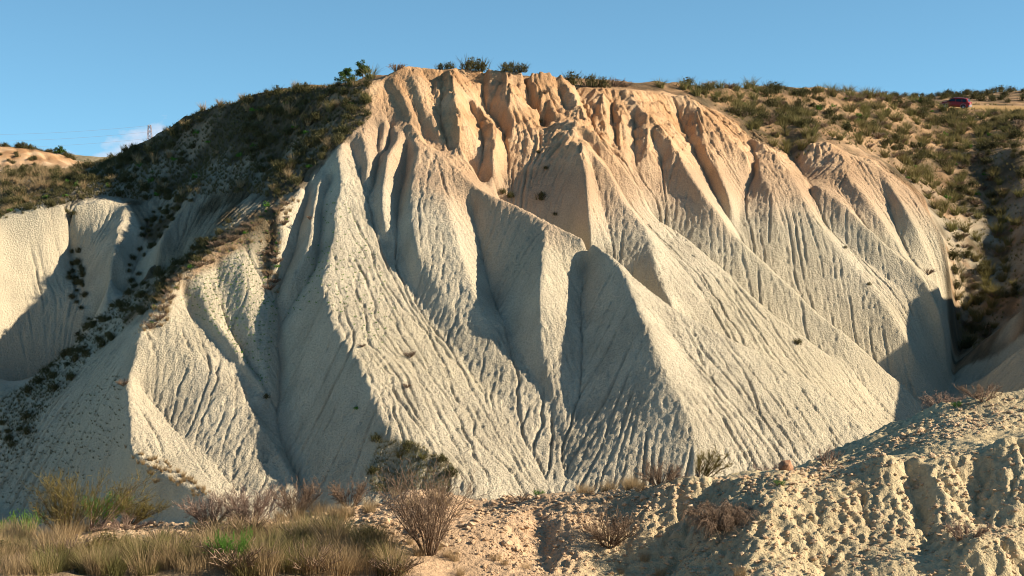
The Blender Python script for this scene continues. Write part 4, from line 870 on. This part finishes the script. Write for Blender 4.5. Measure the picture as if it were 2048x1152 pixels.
def stone(u, v, s, label, mat=None, seed=0, sub=2, group=None):
    r = random.Random(seed); V, F = rock_mesh(r, sub, 0.16 if sub > 1 else 0.25)
    o = bpy.data.objects.new('boulder' if s > 0.11 else 'stone', np_mesh('stone', V*s, F, mat or MAT_STONE, False)); p = nspot(u, v)
    o.location = (p[0], p[1], p[2]+s*0.3); o.rotation_euler = (0, 0, r.uniform(0, 6)); link(o); tag(o, label, 'stone', group)
stone(1572, 940, 0.17, 'reddish brown boulder on the crest right of the hanging dead bush', MAT_RED, 1)
stone(770, 1046, 0.09, 'pale rounded stone on the rubble left of the large open broom', None, 2)
stone(248, 1044, 0.085, 'pale pointed stone on the crest right of the brooms', None, 3)
stone(1000, 1062, 0.08, 'tan block on the rubble slope in the middle', None, 4)
stone(1012, 1090, 0.10, 'larger tan block lower on the rubble slope in the middle', None, 5)
stone(1048, 1078, 0.08, 'tan block at the head of the little middle gully', None, 6)
stone(565, 1038, 0.07, 'pale stone on the crest among the dry bushes', None, 7)
stone(985, 1008, 0.07, 'tan clod on the crest in the middle', None, 8)
stone(1840, 862, 0.10, 'pale clod on the slope of the right mound', None, 9)
stone(1795, 880, 0.08, 'smaller pale clod lower on the right mound', None, 10)
for k, (x, y, z) in enumerate(nscatter(P_RUB, 90, 0.2, 55)):
    r = random.Random(k); o = bpy.data.objects.new('stone', bpy.data.meshes[('stone_copy%d' % (k % 4))] if ('stone_copy%d' % (k % 4)) in bpy.data.meshes else np_mesh('stone_copy%d' % (k % 4), *lib[k % 6], MAT_STONE, False))
    s = r.uniform(0.045, 0.085); o.scale = (s, s, s); o.location = (x, y, z+s*0.3); o.rotation_euler = (r.uniform(-.4, .4), r.uniform(-.4, .4), r.uniform(0, 6)); link(o); tag(o, 'tan clod lying loose on the rubble of the near bank crest', 'stone', 'loose clods on the bank crest')
print('near', round(time.time()-T0, 1))
# ---------------------------------------------------------------- pines on the rim
def pine(name, u, v, h, label, seed, dens=26):
    r = np.random.default_rng(seed); p = spot(u, v)
    e = link(bpy.data.objects.new(name, None)); e.location = (p[0], p[1], p[2]-0.1); tag(e, label, 'tree')
    P = np.zeros((1, 6, 3)); P[0, :, 2] = np.linspace(0, h*0.92, 6); P[0, 1:, :2] = r.normal(0, 0.05*h, (5, 2)).cumsum(0)*0.5
    link(bpy.data.objects.new('trunk', np_mesh('trunk', *tubes(P, np.array([[.06, .05, .04, .03, .02, .01]])*h*0.6, 6), M_BARK)), e)
    n = 16; i = r.integers(1, 5, n); a = r.random(n)*6.28; L = h*(0.25+0.3*r.random(n))*(1.1-0.13*i)
    B = np.zeros((n, 4, 3)); t = np.linspace(0, 1, 4)
    B[:] = P[0, i][:, None, :]; B[..., 0] += np.cos(a)[:, None]*L[:, None]*t; B[..., 1] += np.sin(a)[:, None]*L[:, None]*t; B[..., 2] += 0.35*L[:, None]*t**1.5
    link(bpy.data.objects.new('limbs', np_mesh('limbs', *tubes(B, np.full((n, 4), 0.014*h)*np.array([1, .8, .6, .3])), M_BARK)), e)
    c = np.vstack([B[:, 3], B[:, 2], P[0, 3:]+r.normal(0, 0.06*h, (3, 3))])
    link(bpy.data.objects.new('crown', np_mesh('crown', *leaves(r, c, 0.045*h, dens*2, 0.15*h), M_PINE)), e)
    return e
pine('pine_tree', 692, 170, 1.7, 'small bluish pine on the rim, left of the pair', 61)
pine('pine_tree', 727, 158, 1.8, 'small bright green pine on the rim, right of the pair', 62)
# ---------------------------------------------------------------- far left bluff, plain and hills
BX0, BX1, BY0, BY1, BB = -150.0, -60.0, 244.0, 320.0, 0.4
bl = [[(-350,250,268),(-150,280,268),(0,291,266),(60,298,266),(110,306,266),(140,318,266),(160,328,267),(172,333,268)],
      [(-350,262,262),(-150,290,262),(0,306,261),(60,312,262),(110,320,263),(150,331,265)],
      [(-350,300,256),(-150,320,256),(0,330,256),(80,334,257),(150,340,260)],
      [(-350,345,250),(0,349,250),(120,350,251),(200,345,256)]]
bl = [np.array([at(*p) for p in L]) for L in bl]+[np.array([(-150,244.5,-3.2),(-60,244.5,-2.4)]), np.array([(-150,290,2),(-100,295,1),(-80,300,-2),(-60,300,-2.6)]), np.array([(-66,262,-1.6),(-60,280,-2)])]
ZL = membrane(bl, BX0, BX1, BY0, BY1, BB, 200); r3 = np.random.default_rng(4)
gy, gx = np.gradient(ZL, BB); stp = np.clip((np.sqrt(gx*gx+gy*gy)-0.15)/0.25, 0, 1)
q = streaks(blur(ZL, 1), 3, 12, r3); ZL -= 0.28*np.clip(q-0.3, -0.5, 2)*stp; ZL += 0.15*vnoise(*ZL.shape, 3, r3)
bxs = BX0+np.arange(ZL.shape[1])*BB; bys = BY0+np.arange(ZL.shape[0])*BB
bX, bY = np.meshgrid(bxs, bys)
mo = 0.5+0.5*vnoise(*ZL.shape, 5, r3)
bed2 = 3.0+(ZL+1.0)*2.2+1.5*(mo-0.5); vg = np.clip(1-stp*1.6, 0, 0.8)
me = grid_mesh('far_bluff', bxs, bys, ZL, MAT_HILL, {'veg': vg, 'track': 0*ZL, 'mottle': mo, 'patch': 0*ZL, 'bed': bed2, 'strata': mo})
tag(link(bpy.data.objects.new('far_bluff', me)), kind='structure')
def plain_mat():
    m, nt, b = new_mat('scrub_plain'); g = N(nt, 'ShaderNodeNewGeometry')
    n1 = noise(nt, g.outputs['Position'], 0.03, 5); n2 = noise(nt, g.outputs['Position'], 0.4, 3)
    c = mix(nt, ramp(nt, n2, [(0.42, (0, 0, 0)), (0.58, (1, 1, 1))]), ramp(nt, n1, [(0.3, (0.30, 0.22, 0.14)), (0.7, (0.36, 0.28, 0.19))]), (0.11, 0.115, 0.06))
    nt.links.new(c, b.inputs['Base Color']); return m
M_PLAIN = plain_mat()
pl_x = np.concatenate([np.linspace(-6000, -160, 30), np.linspace(-150, 150, 40), np.linspace(160, 6000, 30)]); pl_y = np.concatenate([np.linspace(239, 340, 24), np.linspace(350, 9000, 60)])
PX, PY = np.meshgrid(pl_x, pl_y); r4 = np.random.default_rng(8)
PZ = np.where(PY < 300, -3.4-(PX > -40)*np.clip((300-PY)/60, 0, 1)*0, -4.5)+0*PX-np.clip((PY-242)/30, 0, 1)*1.5
me = grid_mesh('plain', pl_x, pl_y, PZ, M_PLAIN); tag(link(bpy.data.objects.new('plain', me)), kind='structure')
def far_ridge(name, pts, D, depth, seed):
    P = np.array([at(u, v, D) for u, v in pts]); x = np.linspace(P[0, 0], P[-1, 0], 140); z = np.interp(x, P[:, 0], P[:, 2])
    r = np.random.default_rng(seed); t = np.linspace(-1, 1, 25)
    z = z+vnoise(1, 140, 7, r)[0]*D*0.0012
    Z = -6+(z[None, :]+6)*(np.cos(t*np.pi/2)[:, None]**0.8)+vnoise(25, 140, 3, r)*D*0.0012*(1-np.abs(t[:, None]))
    me = grid_mesh(name, x, D+t*depth, Z, M_PLAIN); tag(link(bpy.data.objects.new(name, me)), kind='structure')
far_ridge('far_hill', [(-200,325),(60,316),(130,310),(160,310),(195,318),(230,322),(400,316),(600,318)], 900, 160, 71)
far_ridge('far_hill', [(-300,322),(0,318),(205,316),(240,312),(300,310),(500,300),(900,305),(1400,312)], 2600, 400, 72)
def lz(x, y): return float(bil(ZL, np.array([(x-BX0)/BB]), np.array([(y-BY0)/BB]))[0])
def bpoint(u, D): x = (u-1024)/FPX*D; return (x, D, lz(x, D))
def round_tree(name, p, h, label, seed):
    r = np.random.default_rng(seed); e = link(bpy.data.objects.new(name, None)); e.location = p; tag(e, label, 'tree')
    P = np.zeros((1, 5, 3)); P[0, :, 2] = np.linspace(-0.2, h*0.6, 5)
    link(bpy.data.objects.new('trunk', np_mesh('trunk', *tubes(P, np.array([[.05, .045, .04, .03, .02]])*h, 6), M_BARK)), e)
    c = ball_points(r, 60, 0.5*h, 0.5*h, 0.42*h); c[:, 2] -= 0.2*h*(r.random(60))
    link(bpy.data.objects.new('crown', np_mesh('crown', *leaves(r, c, 0.05*h, 26, 0.14*h), M_PINE)), e)
round_tree('round_tree', bpoint(122, 266.5), 2.3, 'dark round tree at the right end of the far orange bluff', 81)
x, y, z = at(205, 318, 420); round_tree('round_tree', (x, y, -5.2), 6.4, 'small dark tree far off beside the hill skyline', 82)
x, y, z = at(190, 330, 300); round_tree('round_tree', (x, y, -4.8), 5.6, 'green bush like tree behind the left end of the hill', 83)
rb = random.Random(2)
for k in range(46):
    u = rb.uniform(-10, 150); place('dark_shrub', 'bluff_shrub', bpoint(u, 266.8+rb.uniform(-1, 4)), rb.uniform(1.0, 1.9), ('left' if u < 60 else 'right')+' hand dark shrub of the row along the top of the far orange bluff', 'shrub', 'shrubs along the bluff top')
for k in range(30):
    u = rb.uniform(-10, 150); place('dark_shrub', 'bluff_shrub', bpoint(u, rb.uniform(252, 262)), rb.uniform(0.8, 1.5), 'dark shrub on the slope of the far orange bluff', 'shrub', 'shrubs on the bluff slope')
P_TERR = [(0,345),(150,342),(190,330),(100,372),(0,436)]
for p in scatter(P_TERR, 70, 1.0, 91): place('dry_grass_tuft', 'terrace_tuft', p, random.uniform(0.9, 1.6), 'straw tuft on the sunlit terrace at the far left', 'grass tuft', 'tufts on the left terrace')
for p in scatter(P_TERR, 40, 1.2, 92): place('dark_shrub', 'terrace_shrub', p, random.uniform(0.9, 1.7), 'dark shrub on the sunlit terrace at the far left', 'shrub', 'shrubs on the left terrace')
cover('dry_grass', 'dry grass of the sunlit terrace at the far left', scatter(P_TERR, 1300, 0.3, 93), M_DRY, 0.5, 10, 0.05, 94)
# ---------------------------------------------------------------- power line
m, nt, b = new_mat('galvanised_steel'); b.inputs['Base Color'].default_value = (0.30, 0.24, 0.24, 1); b.inputs['Metallic'].default_value = 0.3; b.inputs['Roughness'].default_value = 0.6
M_STEEL = m
def bars(segs, rad):
    P = np.array(segs, float); return tubes(P, np.full(P.shape[:2], rad), 4)
px_, py_, pz_ = at(299, 250, 620.0); base_zz = -6.0; Hh = pz_-base_zz
e = link(bpy.data.objects.new('power_pylon', None)); e.location = (px_, py_, base_zz); tag(e, 'thin lattice power pylon on the horizon behind the left skyline', 'pylon')
def hw(z): return 0.55+(1-z/Hh)*1.6
lev = np.linspace(0, Hh, 13); legs, brace, arm = [], [], []
for sx in (-1, 1):
    for sy in (-1, 1): legs.append([(sx*hw(0), sy*hw(0), 0), (sx*hw(Hh), sy*hw(Hh), Hh)])
for a, c in zip(lev[:-1], lev[1:]):
    for sy in (-1, 1):
        brace.append([(-hw(a), sy*hw(a), a), (hw(c), sy*hw(c), c)]); brace.append([(hw(a), sy*hw(a), a), (-hw(c), sy*hw(c), c)])
        brace.append([(sy*hw(a), -hw(a), a), (sy*hw(c), hw(c), c)])
for l in legs: link(bpy.data.objects.new('leg', np_mesh('leg', *bars([l], 0.10), M_STEEL)), e)
link(bpy.data.objects.new('bracing', np_mesh('bracing', *bars(brace, 0.055), M_STEEL)), e)
for zf in (0.985, 0.87, 0.75):
    link(bpy.data.objects.new('cross_arm', np_mesh('cross_arm', *bars([[(0, -2.4, Hh*zf), (0, 2.4, Hh*zf)], [(0, -2.4, Hh*zf), (0, 0, Hh*zf+0.7)], [(0, 2.4, Hh*zf), (0, 0, Hh*zf+0.7)]], 0.06), M_STEEL)), e)
qx, qy, qz = at(-420, 255, 560.0)
for k, zf in enumerate((0.985, 0.87, 0.75)):
    za = base_zz+Hh*zf; t = np.linspace(0, 1, 40); zz2 = za+(qz-2.8*k-za)*t-5.6*4*t*(1-t)*0.62
    P = np.stack([px_+(qx-px_)*t, py_-2.4+(qy-py_)*t, zz2], -1)[None]
    o = link(bpy.data.objects.new('power_line', np_mesh('power_line', *tubes(P, np.full((1, 40), 0.028), 4), M_STEEL)))
    tag(o, ['uppermost wire running left from the power pylon', 'middle wire running left from the power pylon', 'lowest wire running left from the power pylon'][k], 'wire')
# ---------------------------------------------------------------- parked car
def car_paint():
    m, nt, b = new_mat('red_car_paint'); b.inputs['Base Color'].default_value = (0.24, 0.006, 0.005, 1); b.inputs['Roughness'].default_value = 0.42
    b.inputs['Specular IOR Level'].default_value = 0.5; b.inputs['Coat Weight'].default_value = 0.1; return m
def flat_mat(name, c, rough=0.5, spec=0.3, metal=0.0):
    m, nt, b = new_mat(name); b.inputs['Base Color'].default_value = (*c, 1); b.inputs['Roughness'].default_value = rough; b.inputs['Specular IOR Level'].default_value = spec; b.inputs['Metallic'].default_value = metal; return m
M_PAINT = car_paint(); M_GLASS = flat_mat('dark_car_glass', (0.012, 0.02, 0.03), 0.06, 0.6); M_TYRE = flat_mat('tyre_rubber', (0.018, 0.018, 0.018), 0.8)
M_RIM = flat_mat('alloy_rim', (0.55, 0.55, 0.56), 0.35, 0.5, 0.8); M_PLAS = flat_mat('grey_bumper_plastic', (0.20, 0.20, 0.23), 0.55); M_TAIL = flat_mat('tail_lamp_red', (0.5, 0.02, 0.02), 0.25, 0.5); M_PLATE = flat_mat('white_number_plate', (0.8, 0.8, 0.78), 0.5); M_LAMP = flat_mat('headlamp_clear', (0.6, 0.65, 0.7), 0.1, 0.6)
def loft(name, secs, mat, parent, bev=0.0, smooth=True):
    """closed skin over cross sections, each a list of the same number of points"""
    V = np.array(secs, float); n, k, _ = V.shape; bm = bmesh.new()
    vs = [[bm.verts.new(p) for p in s] for s in V]
    for i in range(n-1):
        for j in range(k): bm.faces.new((vs[i][j], vs[i][(j+1) % k], vs[i+1][(j+1) % k], vs[i+1][j]))
    bm.faces.new(vs[0][::-1]); bm.faces.new(vs[-1]); bmesh.ops.recalc_face_normals(bm, faces=bm.faces)
    me = bpy.data.meshes.new(name); bm.to_mesh(me); bm.free(); me.materials.append(mat)
    for p in me.polygons: p.use_smooth = smooth
    o = link(bpy.data.objects.new(name, me), parent)
    if bev:
        md = o.modifiers.new('b', 'BEVEL'); md.width = bev; md.segments = 2; md.limit_method = 'ANGLE'
    return o
def quad(name, pts, mat, parent, th=0.012):
    P = [Vector(p) for p in pts]; n = (P[1]-P[0]).cross(P[2]-P[0]).normalized()*th
    return loft(name, [[p-n for p in P], [p+n for p in P]], mat, parent, 0, False)
cx, cy = at(1910, 219, 200.5)[:2]
car = link(bpy.data.objects.new('parked_car', None)); tag(car, 'dark red estate car parked on the ochre track at the upper right', 'car')
car.location = (cx, cy, hz(cx, cy)); nrm = Vector((-(hz(cx+1, cy)-hz(cx-1, cy))/2, -(hz(cx, cy+1)-hz(cx, cy-1))/2, 1)).normalized()
head = Vector((-math.cos(math.radians(28)), math.sin(math.radians(28)), 0)); head = (head-nrm*head.dot(nrm)).normalized(); side = nrm.cross(head)
car.rotation_euler = Matrix((head, side, nrm)).transposed().to_euler()      # local +x is the front, +y its left side
car.scale = (0.95, 0.95, 0.95)
def sec(x, w, z0, z1, tw): return [(x, -w, z0), (x, -w*1.0, z0+(z1-z0)*0.55), (x, -tw, z1), (x, tw, z1), (x, w, z0+(z1-z0)*0.55), (x, w, z0)]
loft('body', [sec(-2.18, .80, .42, .95, .74), sec(-2.12, .88, .32, 1.02, .80), sec(-1.4, .91, .28, 1.04, .84), sec(0, .92, .26, 1.02, .85), sec(1.1, .91, .28, .98, .83), sec(1.75, .88, .30, .90, .76), sec(2.1, .80, .34, .78, .66), sec(2.2, .70, .40, .66, .58)], M_PAINT, car, 0.05)
cab = [(-2.02, .78, 1.0, 1.03, .70), (-1.75, .80, 1.0, 1.50, .62), (-1.2, .82, 1.0, 1.60, .63), (-.3, .83, 1.0, 1.64, .63), (.35, .83, 1.0, 1.58, .62), (1.15, .80, .96, .99, .68)]
cabin = loft('cabin', [[(x, -w, z0), (x, -tw, z1), (x, tw, z1), (x, w, z0)] for x, w, z0, z1, tw in cab], M_PAINT, car, 0.04)
for s in (-1, 1):
    for xa, xb, xc, xd in ((-1.66, -1.12, -1.02, -1.60), (-1.02, -.18, -.18, -.94), (-.08, .98, .42, -.08)):
        quad('side_window', [(xa if xa < -1.5 else xa, s*.835, 1.06), (xb, s*.84, 1.06), (xc if xb < .5 else .36, s*.665, 1.48), (xd, s*.665, 1.47)], M_GLASS, car)
quad('rear_window', [(-2.0, -.62, 1.10), (-2.0, .62, 1.10), (-1.80, .52, 1.44), (-1.80, -.52, 1.44)], M_GLASS, car)
quad('windscreen', [(1.10, -.66, 1.06), (1.10, .66, 1.06), (.46, .54, 1.52), (.46, -.54, 1.52)], M_GLASS, car)
loft('rear_bumper', [sec(-2.26, .74, .34, .58, .72), sec(-2.20, .90, .30, .60, .84), sec(-2.0, .94, .28, .60, .90)], M_PLAS, car, 0.03)
loft('front_bumper', [sec(2.0, .90, .30, .52, .84), sec(2.24, .72, .32, .50, .66)], M_PLAS, car, 0.03)
for s in (-1, 1):
    quad('tail_light', [(-2.19, s*.56, .84), (-2.17, s*.83, .84), (-2.12, s*.82, 1.02), (-2.14, s*.56, 1.03)], M_TAIL, car, 0.03)
    quad('headlight', [(2.12, s*.5, .64), (2.0, s*.80, .66), (1.92, s*.78, .80), (2.06, s*.5, .76)], M_LAMP, car, 0.03)
    loft('door_mirror', [[(.86, s*.86, 1.02), (.98, s*.86, 1.02), (.98, s*.86, 1.14), (.86, s*.86, 1.14)], [(.84, s*1.02, 1.03), (.92, s*1.02, 1.03), (.92, s*1.02, 1.15), (.84, s*1.02, 1.15)]], M_PAINT, car)
    quad('roof_rail', [(-1.6, s*.56, 1.60), (.2, s*.56, 1.65), (.2, s*.60, 1.66), (-1.6, s*.60, 1.61)], M_PLAS, car, 0.015)
quad('number_plate', [(-2.235, -.26, .70), (-2.235, .26, .70), (-2.215, .26, .82), (-2.215, -.26, .82)], M_PLATE, car)
def ring(name, r0, r1, w, mat, parent, loc, n=20):
    secs = []
    for a in np.linspace(0, 2*np.pi, n, endpoint=False):
        c, s = math.cos(a), math.sin(a); secs.append([(c*r0, -w, s*r0), (c*r1, -w*.9, s*r1), (c*r1, w*.9, s*r1), (c*r0, w, s*r0)])
    V = np.array(secs).reshape(-1, 3); F = [[i*4+j, i*4+(j+1) % 4, ((i+1) % n)*4+(j+1) % 4, ((i+1) % n)*4+j] for i in range(n) for j in range(4)]
    o = link(bpy.data.objects.new(name, np_mesh(name, V, F, mat)), parent); o.location = loc; return o
for x in (-1.32, 1.32):
    for s in (-1, 1):
        w = ring('wheel', 0.20, 0.345, 0.11, M_TYRE, car, (x, s*.83, .345)); ring('rim', 0.0, 0.215, 0.095, M_RIM, w, (0, 0, 0))
        ring('wheel_arch', 0.36, 0.43, 0.02, M_PLAS, car, (x, s*.91, .40))
print('far', round(time.time()-T0, 1), 'objects', len(bpy.data.objects))
